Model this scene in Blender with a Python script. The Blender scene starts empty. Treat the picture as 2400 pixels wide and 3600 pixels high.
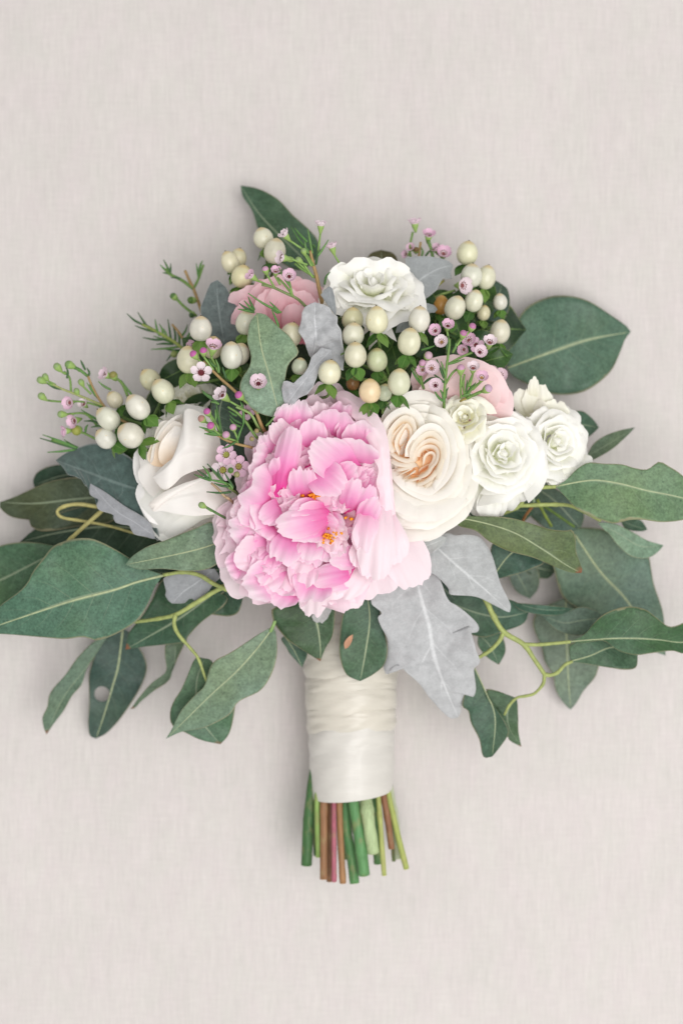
import bpy, math, random
from mathutils import Vector, Matrix, noise

# ---------------------------------------------------------------- camera, world, lamps, exposure
S = 0.00015            # metres per photo pixel on the cloth
H = 6000.0             # camera height in the same unit (0.9 m)
scene = bpy.context.scene
col = scene.collection

def P(x, y, z):
    k = (H - z) / H
    return Vector(((x - 1200) * k * S, (1800 - y) * k * S, z * S))

cam_d = bpy.data.cameras.new('camera')
cam = bpy.data.objects.new('camera', cam_d)
col.objects.link(cam)
cam.location = (0, 0, H * S)
cam_d.sensor_fit = 'HORIZONTAL'
cam_d.sensor_width = 24.0
cam_d.lens = 24.0 * (H * S) / (2400 * S)
cam_d.clip_start = 0.01
cam_d.clip_end = 50
cam_d.dof.use_dof = True
cam_d.dof.focus_distance = (H - 720) * S
cam_d.dof.aperture_fstop = 5.0
scene.camera = cam

world = bpy.data.worlds.new('World')
scene.world = world
world.use_nodes = True
bg = world.node_tree.nodes['Background']
bg.inputs['Color'].default_value = (1.0, 0.99, 0.98, 1)
bg.inputs['Strength'].default_value = 0.42

def area(name, loc, target, size, power, colr):
    d = bpy.data.lights.new(name, 'AREA')
    d.shape = 'SQUARE'
    d.size = size
    d.energy = power
    d.color = colr
    o = bpy.data.objects.new(name, d)
    col.objects.link(o)
    o.location = loc
    o.rotation_euler = (Vector(target) - Vector(loc)).to_track_quat('-Z', 'Y').to_euler()
    return o
area('window_light', (0.55, -0.40, 2.15), (0, 0, 0.03), 1.8, 41.0, (1.0, 0.98, 0.97))

scene.view_settings.view_transform = 'Standard'
scene.view_settings.look = 'None'
scene.view_settings.exposure = 0.23
scene.view_settings.gamma = 1.0
scene.cycles.use_denoising = True
scene.cycles.max_bounces = 14
scene.cycles.diffuse_bounces = 10
scene.cycles.transmission_bounces = 10
scene.cycles.transparent_max_bounces = 8

# ---------------------------------------------------------------- helpers
def rnd(seed):
    return random.Random(seed)

def smooth01(t):
    t = max(0.0, min(1.0, t))
    return t * t * (3 - 2 * t)

def catmull(pts, per=6):
    pts = [Vector(p) for p in pts]
    if len(pts) < 3:
        return pts
    out = []
    n = len(pts)
    for i in range(n - 1):
        p0 = pts[i - 1] if i > 0 else pts[i] * 2 - pts[i + 1]
        p1, p2 = pts[i], pts[i + 1]
        p3 = pts[i + 2] if i + 2 < n else pts[i + 1] * 2 - pts[i]
        for j in range(per):
            t = j / per
            out.append(0.5 * ((2 * p1) + (p2 - p0) * t + (2 * p0 - 5 * p1 + 4 * p2 - p3) * t * t + (3 * p1 - p0 - 3 * p2 + p3) * t ** 3))
    out.append(pts[-1])
    return out

def resample(pts, n):
    pts = [Vector(p) for p in pts]
    d = [0.0]
    for a, b in zip(pts, pts[1:]):
        d.append(d[-1] + (b - a).length)
    out, j = [], 0
    for i in range(n):
        t = d[-1] * i / (n - 1)
        while j < len(d) - 2 and d[j + 1] < t:
            j += 1
        seg = d[j + 1] - d[j]
        f = (t - d[j]) / seg if seg > 1e-9 else 0
        out.append(pts[j].lerp(pts[j + 1], f))
    return out

def clean(me):
    for p in me.polygons:
        p.use_smooth = True

def mesh_grid(name, rows, closed=False):
    nv, nu = len(rows), len(rows[0])
    verts = [tuple(p) for r in rows for p in r]
    faces, uvs = [], []
    lim = nu if closed else nu - 1
    for i in range(nv - 1):
        for j in range(lim):
            k = (j + 1) % nu
            faces.append((i * nu + j, i * nu + k, (i + 1) * nu + k, (i + 1) * nu + j))
            d = lim
            uvs += [(j / d, i / (nv - 1)), ((j + 1) / d, i / (nv - 1)), ((j + 1) / d, (i + 1) / (nv - 1)), (j / d, (i + 1) / (nv - 1))]
    me = bpy.data.meshes.new(name)
    me.from_pydata(verts, [], faces)
    uv = me.uv_layers.new(name='UVMap')
    flat = [c for t in uvs for c in t]
    uv.data.foreach_set('uv', flat)
    clean(me)
    return me

def link(name, me, m, parent=None, colr=None, matrix=None):
    o = bpy.data.objects.new(name, me)
    col.objects.link(o)
    if m is not None and not me.materials:
        me.materials.append(m)
    if colr is not None:
        o.color = (colr[0], colr[1], colr[2], colr[3] if len(colr) > 3 else 0.0)
    if parent is not None:
        o.parent = parent
        if parent.parent is None:
            o.matrix_parent_inverse = Matrix.Translation(-parent.location)
    if matrix is not None:
        o.matrix_basis = matrix
    return o

def sub(name, me, m, part, colr=None):
    """sub-part sharing the local frame of its part"""
    o = bpy.data.objects.new(name, me)
    col.objects.link(o)
    if m is not None and not me.materials:
        me.materials.append(m)
    if colr is not None:
        o.color = (colr[0], colr[1], colr[2], colr[3] if len(colr) > 3 else 0.0)
    o.parent = part
    return o

def thing(name, label, cat, loc, group=None):
    o = bpy.data.objects.new(name, None)
    col.objects.link(o)
    o.location = loc
    o.empty_display_size = 0.01
    tag(o, label, cat, group)
    return o

def tag(o, label, cat, group=None):
    o['label'] = label
    o['category'] = cat
    if group:
        o['group'] = group

def tube_mesh(name, pts, r0, r1=None, sides=8, smooth=True, cap=True, prof=None):
    """pts: photo px + height; radii in px"""
    r1 = r0 if r1 is None else r1
    pp = [Vector(p) for p in pts]
    if smooth:
        pp = catmull(pp, 5)
    w = [P(*p) for p in pp]
    return tube_world(name, w, r0 * S, r1 * S, sides, cap, prof)

def tube_world(name, w, r0, r1, sides=8, cap=True, prof=None):
    rows = []
    n = len(w)
    up = Vector((0, 0, 1))
    for i, p in enumerate(w):
        d = (w[min(i + 1, n - 1)] - w[max(i - 1, 0)])
        if d.length < 1e-9:
            d = Vector((0, 1, 0))
        d.normalize()
        a = d.cross(up)
        if a.length < 1e-3:
            a = d.cross(Vector((1, 0, 0)))
        a.normalize()
        b = a.cross(d)
        t = i / (n - 1)
        r = r0 + (r1 - r0) * t
        if prof:
            r *= prof(t)
        rows.append([p + (a * math.cos(k * 2 * math.pi / sides) + b * math.sin(k * 2 * math.pi / sides)) * r for k in range(sides)])
    if cap:
        rows.insert(0, [w[0].copy() for _ in range(sides)])
        rows.append([w[-1].copy() for _ in range(sides)])
    return mesh_grid(name, rows, closed=True)

# ---------------------------------------------------------------- materials
class NT:
    def __init__(self, name):
        self.m = bpy.data.materials.new(name)
        self.m.use_nodes = True
        self.t = self.m.node_tree
        self.t.nodes.clear()
        self.out = self.n('ShaderNodeOutputMaterial')
    def n(self, typ, **kw):
        nd = self.t.nodes.new(typ)
        for k, v in kw.items():
            setattr(nd, k, v)
        return nd
    def l(self, a, b):
        self.t.links.new(a, b)
    def val(self, sock, v):
        if hasattr(v, 'is_output') or isinstance(v, bpy.types.NodeSocket):
            self.l(v, sock)
        else:
            sock.default_value = v
    def math(self, op, a, b=None, clamp=False):
        nd = self.n('ShaderNodeMath', operation=op, use_clamp=clamp)
        self.val(nd.inputs[0], a)
        if b is not None:
            self.val(nd.inputs[1], b)
        return nd.outputs[0]
    def mix(self, fac, a, b, blend='MIX'):
        nd = self.n('ShaderNodeMix', data_type='RGBA', blend_type=blend)
        self.val(nd.inputs[0], fac)
        self.val(nd.inputs[6], a if not isinstance(a, tuple) else (*a[:3], 1))
        self.val(nd.inputs[7], b if not isinstance(b, tuple) else (*b[:3], 1))
        return nd.outputs[2]
    def ramp(self, fac, stops, interp='LINEAR'):
        nd = self.n('ShaderNodeValToRGB')
        cr = nd.color_ramp
        cr.interpolation = interp
        while len(cr.elements) < len(stops):
            cr.elements.new(0.5)
        for e, (p, c) in zip(cr.elements, stops):
            e.position = p
            e.color = (c, c, c, 1) if isinstance(c, (int, float)) else (*c[:3], 1)
        self.val(nd.inputs[0], fac)
        return nd.outputs[0]
    def noise(self, vec, scale, detail=3.0, rough=0.55, out=0):
        nd = self.n('ShaderNodeTexNoise')
        nd.inputs['Scale'].default_value = scale
        nd.inputs['Detail'].default_value = detail
        nd.inputs['Roughness'].default_value = rough
        if vec is not None:
            self.l(vec, nd.inputs['Vector'])
        return nd.outputs[out]
    def mapping(self, vec, scale=(1, 1, 1), loc=(0, 0, 0)):
        nd = self.n('ShaderNodeMapping')
        nd.inputs['Scale'].default_value = scale
        nd.inputs['Location'].default_value = loc
        self.l(vec, nd.inputs['Vector'])
        return nd.outputs[0]
    def finish(self, colour, rough=0.5, trans=0.0, trans_col=None, bump=None, bump_s=0.2, bump_d=0.001, spec=0.4, sheen=0.0, coat=0.0):
        b = self.n('ShaderNodeBsdfPrincipled')
        self.val(b.inputs['Base Color'], colour if not isinstance(colour, tuple) else (*colour[:3], 1))
        self.val(b.inputs['Roughness'], rough)
        b.inputs['Specular IOR Level'].default_value = spec
        if sheen:
            b.inputs['Sheen Weight'].default_value = sheen
        if coat:
            b.inputs['Coat Weight'].default_value = coat
            b.inputs['Coat Roughness'].default_value = 0.25
        if bump is not None:
            bn = self.n('ShaderNodeBump')
            bn.inputs['Strength'].default_value = bump_s
            bn.inputs['Distance'].default_value = bump_d
            self.l(bump, bn.inputs['Height'])
            self.l(bn.outputs[0], b.inputs['Normal'])
        sh = b.outputs[0]
        if trans > 0:
            tr = self.n('ShaderNodeBsdfTranslucent')
            tc = trans_col if trans_col is not None else colour
            self.val(tr.inputs['Color'], tc if not isinstance(tc, tuple) else (*tc[:3], 1))
            mx = self.n('ShaderNodeMixShader')
            mx.inputs[0].default_value = trans
            self.l(sh, mx.inputs[1])
            self.l(tr.outputs[0], mx.inputs[2])
            sh = mx.outputs[0]
        self.l(sh, self.out.inputs['Surface'])
        return self.m

def mat_petal(name, base, mid, tip, p1=0.35, p2=0.8, vein=0.06, trans=0.32, edge=None, p0=0.0):
    t = NT(name)
    uv = t.n('ShaderNodeTexCoord').outputs['UV']
    sep = t.n('ShaderNodeSeparateXYZ')
    t.l(uv, sep.inputs[0])
    info = t.n('ShaderNodeObjectInfo')
    obj = t.n('ShaderNodeTexCoord').outputs['Object']
    wob = t.noise(obj, 90, 3)
    v = t.math('ADD', sep.outputs[1], t.math('MULTIPLY', t.math('SUBTRACT', wob, 0.5), 0.35))
    v = t.math('ADD', v, t.math('MULTIPLY', t.math('SUBTRACT', info.outputs['Random'], 0.5), 0.16))
    c = t.ramp(v, [(p0, base), (p1, mid), (p2, tip), (1.0, tip if edge is None else edge)])
    fine = t.noise(t.mapping(uv, (34, 1.6, 1)), 1.0, 4)
    shade = t.ramp(fine, [(0.3, 1 - vein), (0.7, 1.0)])
    c = t.mix(1.0, c, shade, 'MULTIPLY')
    return t.finish(c, 0.5, trans, bump=fine, bump_s=0.05, bump_d=0.0004, spec=0.3, sheen=0.1)

def mat_leaf(name, spots=0.5, bloom=0.20, bloom_col=(0.24, 0.35, 0.28), rough=0.45, rim=(0.42, 0.36, 0.22), vein_col=(0.40, 0.47, 0.32), vein_w=1.0):
    t = NT(name)
    tc = t.n('ShaderNodeTexCoord')
    uv, obj = tc.outputs['UV'], tc.outputs['Object']
    info = t.n('ShaderNodeObjectInfo')
    sep = t.n('ShaderNodeSeparateXYZ')
    t.l(uv, sep.inputs[0])
    u = t.math('ABSOLUTE', t.math('SUBTRACT', t.math('MULTIPLY', sep.outputs[0], 2.0), 1.0))
    v = sep.outputs[1]
    base = info.outputs['Color']
    # cloudy waxy bloom and mottling
    n1 = t.noise(obj, 60, 4)
    c = t.mix(t.math('MULTIPLY', t.ramp(n1, [(0.35, 0.0), (0.7, 1.0)]), bloom), base, bloom_col)
    n2 = t.noise(obj, 900, 3, 0.7)
    c = t.mix(1.0, c, t.ramp(n2, [(0.3, 0.70), (0.7, 1.20)]), 'MULTIPLY')
    n3 = t.noise(obj, 330, 3, 0.6)
    c = t.mix(1.0, c, t.ramp(n3, [(0.35, 0.82), (0.65, 1.10)]), 'MULTIPLY')
    n4 = t.noise(obj, 24, 2)
    c = t.mix(t.ramp(n4, [(0.42, 0.0), (0.68, 0.55)]), c, t.mix(1.0, c, (1.22, 1.10, 0.80), 'MULTIPLY'))
    # side veins
    vv = t.math('SUBTRACT', v, t.math('MULTIPLY', u, 0.22))
    w = t.math('FRACT', t.math('ADD', t.math('MULTIPLY', vv, 9.0), t.math('MULTIPLY', t.noise(uv, 3, 1), 0.35)))
    line = t.ramp(w, [(0.0, 0.0), (0.47, 0.0), (0.5, 1.0), (0.53, 0.0)])
    line = t.math('MULTIPLY', line, t.math('SUBTRACT', 0.95, u, True))
    c = t.mix(t.math('MULTIPLY', line, 0.42 * vein_w), c, vein_col)
    # midrib
    mr = t.ramp(u, [(0.0, 1.0), (0.02, 0.9), (0.05, 0.0)])
    c = t.mix(t.math('MULTIPLY', mr, 0.75 * vein_w), c, vein_col)
    # specks
    vo = t.n('ShaderNodeTexVoronoi')
    vo.inputs['Scale'].default_value = 330
    t.l(obj, vo.inputs['Vector'])
    sp = t.ramp(vo.outputs['Distance'], [(0.10, 1.0), (0.22, 0.0)])
    sp = t.math('MULTIPLY', sp, t.ramp(t.noise(obj, 120, 2), [(0.45, 0.0), (0.6, 1.0)]))
    c = t.mix(t.math('MULTIPLY', sp, spots), c, (0.03, 0.07, 0.04))
    # thin tan margin, browned tip where the leaf has one
    nick = t.noise(obj, 70, 3)
    rm = t.ramp(t.math('ADD', u, t.math('MULTIPLY', t.math('SUBTRACT', nick, 0.62, True), 0.5)), [(0.955, 0.0), (0.985, 1.0)])
    c = t.mix(t.math('MULTIPLY', rm, 0.55), c, rim)
    bt = t.math('ADD', v, t.math('MULTIPLY', t.math('SUBTRACT', t.noise(obj, 200, 3), 0.5), 0.1))
    bt = t.math('MULTIPLY', t.ramp(bt, [(0.955, 0.0), (0.975, 1.0)]), info.outputs['Alpha'])
    c = t.mix(1.0, c, (0.90, 0.92, 0.90), 'MULTIPLY')
    c = t.mix(bt, c, (0.24, 0.10, 0.05))
    return t.finish(c, rough, 0.14, bump=line, bump_s=0.25, bump_d=-0.0006, spec=0.28)

def mat_velvet(name, mottled=0.13):
    t = NT(name)
    tc = t.n('ShaderNodeTexCoord')
    obj, uv = tc.outputs['Object'], tc.outputs['UV']
    info = t.n('ShaderNodeObjectInfo')
    n1 = t.noise(obj, 260, 5, 0.65)
    n2 = t.noise(obj, 1500, 3, 0.7)
    c = t.mix(1.0, info.outputs['Color'], t.ramp(n1, [(0.3, 1 - mottled), (0.7, 1.1)]), 'MULTIPLY')
    c = t.mix(1.0, c, t.ramp(n2, [(0.3, 0.88), (0.7, 1.08)]), 'MULTIPLY')
    sep = t.n('ShaderNodeSeparateXYZ')
    t.l(uv, sep.inputs[0])
    u = t.math('ABSOLUTE', t.math('SUBTRACT', t.math('MULTIPLY', sep.outputs[0], 2.0), 1.0))
    ve = t.mix(1.0, t.mix(1.0, c, (1.30, 1.30, 1.30), 'MULTIPLY'), (0.06, 0.06, 0.06), 'ADD')
    mr = t.ramp(u, [(0.0, 1.0), (0.025, 0.8), (0.06, 0.0)])
    c = t.mix(t.math('MULTIPLY', mr, 0.85), c, ve)
    vv = t.math('SUBTRACT', sep.outputs[1], t.math('MULTIPLY', u, 0.34))
    w = t.math('FRACT', t.math('ADD', t.math('MULTIPLY', vv, 4.5), t.math('MULTIPLY', t.noise(uv, 2, 1), 0.5)))
    line = t.ramp(w, [(0.0, 0.0), (0.45, 0.0), (0.5, 1.0), (0.55, 0.0)])
    line = t.math('MULTIPLY', line, t.math('SUBTRACT', 0.85, u, True))
    c = t.mix(t.math('MULTIPLY', line, 0.7), c, ve)
    rm = t.ramp(u, [(0.93, 0.0), (1.0, 1.0)])
    c = t.mix(t.math('MULTIPLY', rm, 0.55), c, (0.56, 0.57, 0.57))
    return t.finish(c, 0.9, 0.1, bump=n2, bump_s=0.2, bump_d=0.0004, spec=0.1, sheen=0.5)

def mat_tint(name, rough=0.5, var=0.15, scale=300, spec=0.4, trans=0.0, coat=0.0, bump=0.15):
    t = NT(name)
    obj = t.n('ShaderNodeTexCoord').outputs['Object']
    info = t.n('ShaderNodeObjectInfo')
    n1 = t.noise(obj, scale, 4)
    c = t.mix(1.0, info.outputs['Color'], t.ramp(n1, [(0.3, 1 - var), (0.7, 1 + var * 0.5)]), 'MULTIPLY')
    return t.finish(c, rough, trans, bump=n1, bump_s=bump, bump_d=0.0005, spec=spec, coat=coat)

def mat_stem():
    t = NT('cut_stem_skin')
    obj = t.n('ShaderNodeTexCoord').outputs['Object']
    info = t.n('ShaderNodeObjectInfo')
    n1 = t.noise(t.mapping(obj, (1500, 90, 1500)), 1.0, 4, 0.6)
    n2 = t.noise(t.mapping(obj, (260, 150, 260)), 1.0, 3)
    c = t.mix(1.0, info.outputs['Color'], t.ramp(n1, [(0.3, 0.72), (0.7, 1.18)]), 'MULTIPLY')
    c = t.mix(t.math('MULTIPLY', t.ramp(n2, [(0.55, 0.0), (0.72, 1.0)]), 0.45), c, (0.34, 0.26, 0.12))
    return t.finish(c, 0.5, 0.0, bump=n1, bump_s=0.35, bump_d=0.0006, spec=0.3)

M = {}
M['peony'] = mat_petal('peony_petal', (0.92, 0.10, 0.46), (0.955, 0.40, 0.70), (0.965, 0.72, 0.85), 0.52, 0.90, 0.05, 0.38, (0.965, 0.82, 0.89), p0=0.16)
M['peony_pale'] = mat_petal('peony_guard_petal', (0.95, 0.32, 0.62), (0.96, 0.64, 0.80), (0.965, 0.81, 0.875), 0.42, 0.82, 0.025, 0.36, p0=0.08)
M['peony_rim'] = mat_petal('peony_rim_petal', (0.95, 0.74, 0.82), (0.955, 0.79, 0.85), (0.955, 0.83, 0.87), 0.3, 0.6, 0.025, 0.28)
M['white'] = mat_petal('white_petal', (0.86, 0.89, 0.66), (0.92, 0.925, 0.83), (0.94, 0.935, 0.895), 0.35, 0.75, 0.02, 0.22)
M['cream'] = mat_petal('cream_petal', (0.82, 0.80, 0.50), (0.88, 0.87, 0.70), (0.91, 0.90, 0.80), 0.35, 0.8, 0.03, 0.2)
M['garden'] = mat_petal('garden_rose_petal', (0.93, 0.74, 0.48), (0.94, 0.87, 0.73), (0.94, 0.92, 0.865), 0.3, 0.72, 0.02, 0.28)
M['peach'] = mat_petal('peach_fold_petal', (0.95, 0.50, 0.22), (0.95, 0.73, 0.47), (0.95, 0.90, 0.79), 0.35, 0.85, 0.02, 0.4)
M['peach_heart'] = mat_petal('peach_heart', (0.95, 0.52, 0.24), (0.95, 0.58, 0.30), (0.95, 0.68, 0.42), 0.4, 0.8, 0.05, 0.1)
M['blush'] = mat_petal('blush_petal', (0.92, 0.82, 0.70), (0.92, 0.885, 0.845), (0.92, 0.905, 0.885), 0.3, 0.6, 0.03, 0.2)
M['peach_soft'] = mat_petal('soft_peach_petal', (0.94, 0.70, 0.46), (0.94, 0.83, 0.70), (0.93, 0.90, 0.86), 0.4, 0.85, 0.02, 0.28)
M['blush_flat'] = mat_petal('blush_wrap_petal', (0.93, 0.885, 0.835), (0.93, 0.90, 0.86), (0.93, 0.905, 0.87), 0.3, 0.6, 0.03, 0.25)
M['pink'] = mat_petal('pink_rose_petal', (0.90, 0.33, 0.42), (0.93, 0.48, 0.56), (0.95, 0.68, 0.73), 0.4, 0.95, 0.03, 0.28)
M['pinkpale'] = mat_petal('pale_pink_rose_petal', (0.90, 0.45, 0.50), (0.93, 0.64, 0.67), (0.94, 0.74, 0.75), 0.35, 0.75, 0.025, 0.28)
M['leaf'] = mat_leaf('eucalyptus_leaf')
M['greenleaf'] = mat_leaf('glossy_green_leaf', spots=0.2, bloom=0.15, bloom_col=(0.14, 0.30, 0.06), rough=0.35, rim=(0.30, 0.36, 0.10), vein_col=(0.30, 0.46, 0.14), vein_w=0.7)
M['velvet'] = mat_velvet('dusty_miller_felt')
M['velvet_dark'] = mat_velvet('dusty_miller_dark_felt', 0.42)
M['stem'] = mat_stem()
def mat_berry():
    t = NT('berry_skin')
    obj = t.n('ShaderNodeTexCoord').outputs['Object']
    info = t.n('ShaderNodeObjectInfo')
    sep = t.n('ShaderNodeSeparateXYZ')
    t.l(obj, sep.inputs[0])
    n = t.noise(obj, 1.6, 3)
    c = t.mix(1.0, info.outputs['Color'], t.ramp(n, [(0.3, 0.90), (0.7, 1.04)]), 'MULTIPLY')
    top = t.ramp(t.math('ADD', t.math('MULTIPLY', sep.outputs[2], 0.5), 0.5), [(0.90, 0.0), (1.02, 1.0)])
    c = t.mix(t.math('MULTIPLY', top, 0.55), c, (0.62, 0.42, 0.12))
    sp = t.ramp(t.noise(obj, 3.2, 2), [(0.70, 0.0), (0.74, 1.0)])
    c = t.mix(t.math('MULTIPLY', sp, 0.5), c, (0.66, 0.44, 0.14))
    return t.finish(c, 0.34, 0.0, spec=0.45, coat=0.2)
M['berry'] = mat_berry()
M['twig'] = mat_tint('twig_bark', rough=0.6, var=0.25, scale=400)
M['waxpetal'] = mat_tint('wax_flower_petal', rough=0.45, var=0.16, scale=500, trans=0.25)
M['stamen'] = mat_tint('stamen_yellow', rough=0.6, var=0.2, scale=900)

def mat_ribbon():
    t = NT('satin_ribbon')
    tc = t.n('ShaderNodeTexCoord')
    obj = tc.outputs['Object']
    n1 = t.noise(t.mapping(obj, (30, 160, 60)), 1.0, 4)
    n2 = t.noise(t.mapping(obj, (900, 5000, 900)), 1.0, 2)
    info = t.n('ShaderNodeObjectInfo')
    c = t.mix(1.0, info.outputs['Color'], t.ramp(n1, [(0.3, 0.93), (0.7, 1.03)]), 'MULTIPLY')
    h = t.math('ADD', n1, t.math('MULTIPLY', n2, 0.06))
    return t.finish(c, 0.36, 0.0, bump=h, bump_s=0.35, bump_d=0.0022, spec=0.5, sheen=0.2)
M['ribbon'] = mat_ribbon()

def mat_linen():
    t = NT('linen_cloth')
    obj = t.n('ShaderNodeTexCoord').outputs['Object']
    streak = t.noise(t.mapping(obj, (330, 26, 1)), 1.0, 4, 0.6)
    wide = t.noise(t.mapping(obj, (70, 14, 1)), 1.0, 3)
    fine = t.noise(t.mapping(obj, (1000, 75, 1)), 1.0, 3, 0.6)
    weft = t.noise(t.mapping(obj, (40, 520, 1)), 1.0, 3)
    cloud = t.noise(obj, 16, 3)
    slub = t.noise(t.mapping(obj, (120, 700, 1), (5, 2, 0)), 1.0, 2)
    hue = t.noise(t.mapping(obj, (60, 34, 1), (3, 7, 0)), 1.0, 4, 0.6)
    c = t.mix(t.ramp(hue, [(0.35, 0.0), (0.65, 1.0)]), (0.652, 0.624, 0.592), (0.668, 0.620, 0.604))
    c = t.mix(1.0, c, t.ramp(streak, [(0.25, 0.965), (0.75, 1.02)]), 'MULTIPLY')
    c = t.mix(1.0, c, t.ramp(wide, [(0.3, 0.988), (0.7, 1.008)]), 'MULTIPLY')
    c = t.mix(1.0, c, t.ramp(weft, [(0.25, 0.985), (0.75, 1.01)]), 'MULTIPLY')
    c = t.mix(1.0, c, t.ramp(cloud, [(0.3, 0.98), (0.7, 1.02)]), 'MULTIPLY')
    c = t.mix(1.0, c, t.ramp(fine, [(0.25, 0.915), (0.75, 1.04)]), 'MULTIPLY')
    c = t.mix(1.0, c, t.ramp(slub, [(0.25, 0.965), (0.75, 1.02)]), 'MULTIPLY')
    thread = t.noise(t.mapping(obj, (2600, 500, 1)), 1.0, 2)
    thread2 = t.noise(t.mapping(obj, (500, 2600, 1)), 1.0, 2)
    h = t.math('ADD', t.math('ADD', thread, thread2), streak)
    return t.finish(c, 0.9, 0.0, bump=h, bump_s=0.3, bump_d=0.0004, spec=0.1, sheen=0.1)
M['linen'] = mat_linen()

# ---------------------------------------------------------------- the cloth behind
rows = []
for i in range(61):
    r = []
    for j in range(61):
        x, y = -1.2 + 2.4 * j / 60, -1.2 + 2.4 * i / 60
        z = 0.0012 * noise.noise(Vector((x * 6, y * 2.5, 3.1))) - 0.0012
        r.append(Vector((x, y, z)))
    rows.append(r)
cloth = link('linen_backdrop', mesh_grid('linen_backdrop', rows), M['linen'])
cloth['kind'] = 'structure'
cloth['label'] = 'pale greige linen cloth with faint vertical slubs lying under the bouquet'

# ---------------------------------------------------------------- builders for leaves and petals
def quad(a, b, c, t):
    return a * (1 - t) * (1 - 2 * t) + b * 4 * t * (1 - t) + c * t * (2 * t - 1)

def leaf_mesh(name, mid, left, right, z, fold=0.14, wave=0.10, nv=30, nu=6, smooth=True, hole=None, seed=0, arch=0.0, crinkle=0.0, cfreq=0.035):
    r = rnd(seed + 17)
    L = [mid[0]] + left + [mid[-1]]
    R = [mid[0]] + right + [mid[-1]]
    f = (lambda p: catmull([(x, y, 0) for x, y in p], 6)) if smooth else (lambda p: [Vector((x, y, 0)) for x, y in p])
    m = resample(catmull([(x, y, 0) for x, y in mid], 6), nv)
    l, rr = resample(f(L), nv), resample(f(R), nv)
    ph = [r.uniform(0, 6.28) for _ in range(4)]
    fr = r.uniform(1.6, 2.6)
    rows = []
    for i in range(nv):
        t = i / (nv - 1)
        zc = quad(z[0], z[1], z[2], t)
        row = []
        for j in range(-nu, nu + 1):
            a = abs(j) / nu
            e = l[i] if j < 0 else rr[i]
            hw = (e - m[i]).length
            p = m[i].lerp(e, a)
            s = 0 if j < 0 else 1
            dz = hw * (fold * a + arch * (1 - a * a) + wave * a * a * math.sin(fr * 6.28 * t + ph[s]) + 0.02 * math.sin(fr * 15 * t + ph[2 + s]) * a)
            if crinkle:
                q = Vector((p.x * cfreq, p.y * cfreq, seed + 0.5))
                n1, n2 = noise.noise(q), noise.noise(q * 2.3)
                dz += hw * crinkle * (n1 + 0.5 * n2)
                p = p + (e - m[i]) * (crinkle * 0.35 * a * noise.noise(q * 1.7 + Vector((9, 0, 0))))
            row.append([p.x, p.y, zc + dz])
        rows.append(row)
    if hole:
        hx, hy, hr = hole
    wr = [[P(*p) for p in row] for row in rows]
    me = mesh_grid(name, wr)
    if hole:
        import bmesh
        bm = bmesh.new()
        bm.from_mesh(me)
        c = P(hx, hy, quad(*z, 0.6))
        rad = hr * S
        kill = [fc for fc in bm.faces if all((Vector((v.co.x, v.co.y)) - Vector((c.x, c.y))).length < rad * 1.05 for v in fc.verts)]
        bmesh.ops.delete(bm, geom=kill, context='FACES')
        for v in bm.verts:
            if v.is_boundary:
                d = Vector((v.co.x - c.x, v.co.y - c.y))
                if d.length < rad * 1.5 and d.length > 1e-9:
                    d = d.normalized() * rad
                    v.co.x, v.co.y = c.x + d.x, c.y + d.y
        bm.to_mesh(me)
        bm.free()
        clean(me)
    return me, rows

def leaf(name, parent, mid, left, right, z, colr, m='leaf', rib=0, label=None, cat=None, group=None, **kw):
    me, rows = leaf_mesh(name, mid, left, right, z, **kw)
    o = link(name, me, M[m], parent, colr)
    sm = o.modifiers.new('thickness', 'SOLIDIFY')
    sm.thickness = 0.0004
    sm.offset = 0
    if label:
        tag(o, label, cat, group)
    if rib:
        nu = (len(rows[0]) - 1) // 2
        pts = [(r[nu][0], r[nu][1], r[nu][2] + 1.2) for r in rows[:-1:2]]
        t = tube_mesh('midrib', pts, rib * 0.75, rib * 0.25, 6, smooth=False)
        c = (0.44, 0.50, 0.29) if m != 'velvet' else (0.6, 0.61, 0.61)
        mr = bpy.data.objects.new('midrib', t)
        col.objects.link(mr)
        t.materials.append(M['twig'])
        mr.color = (*c, 1)
        mr.parent = o
    return o

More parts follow.
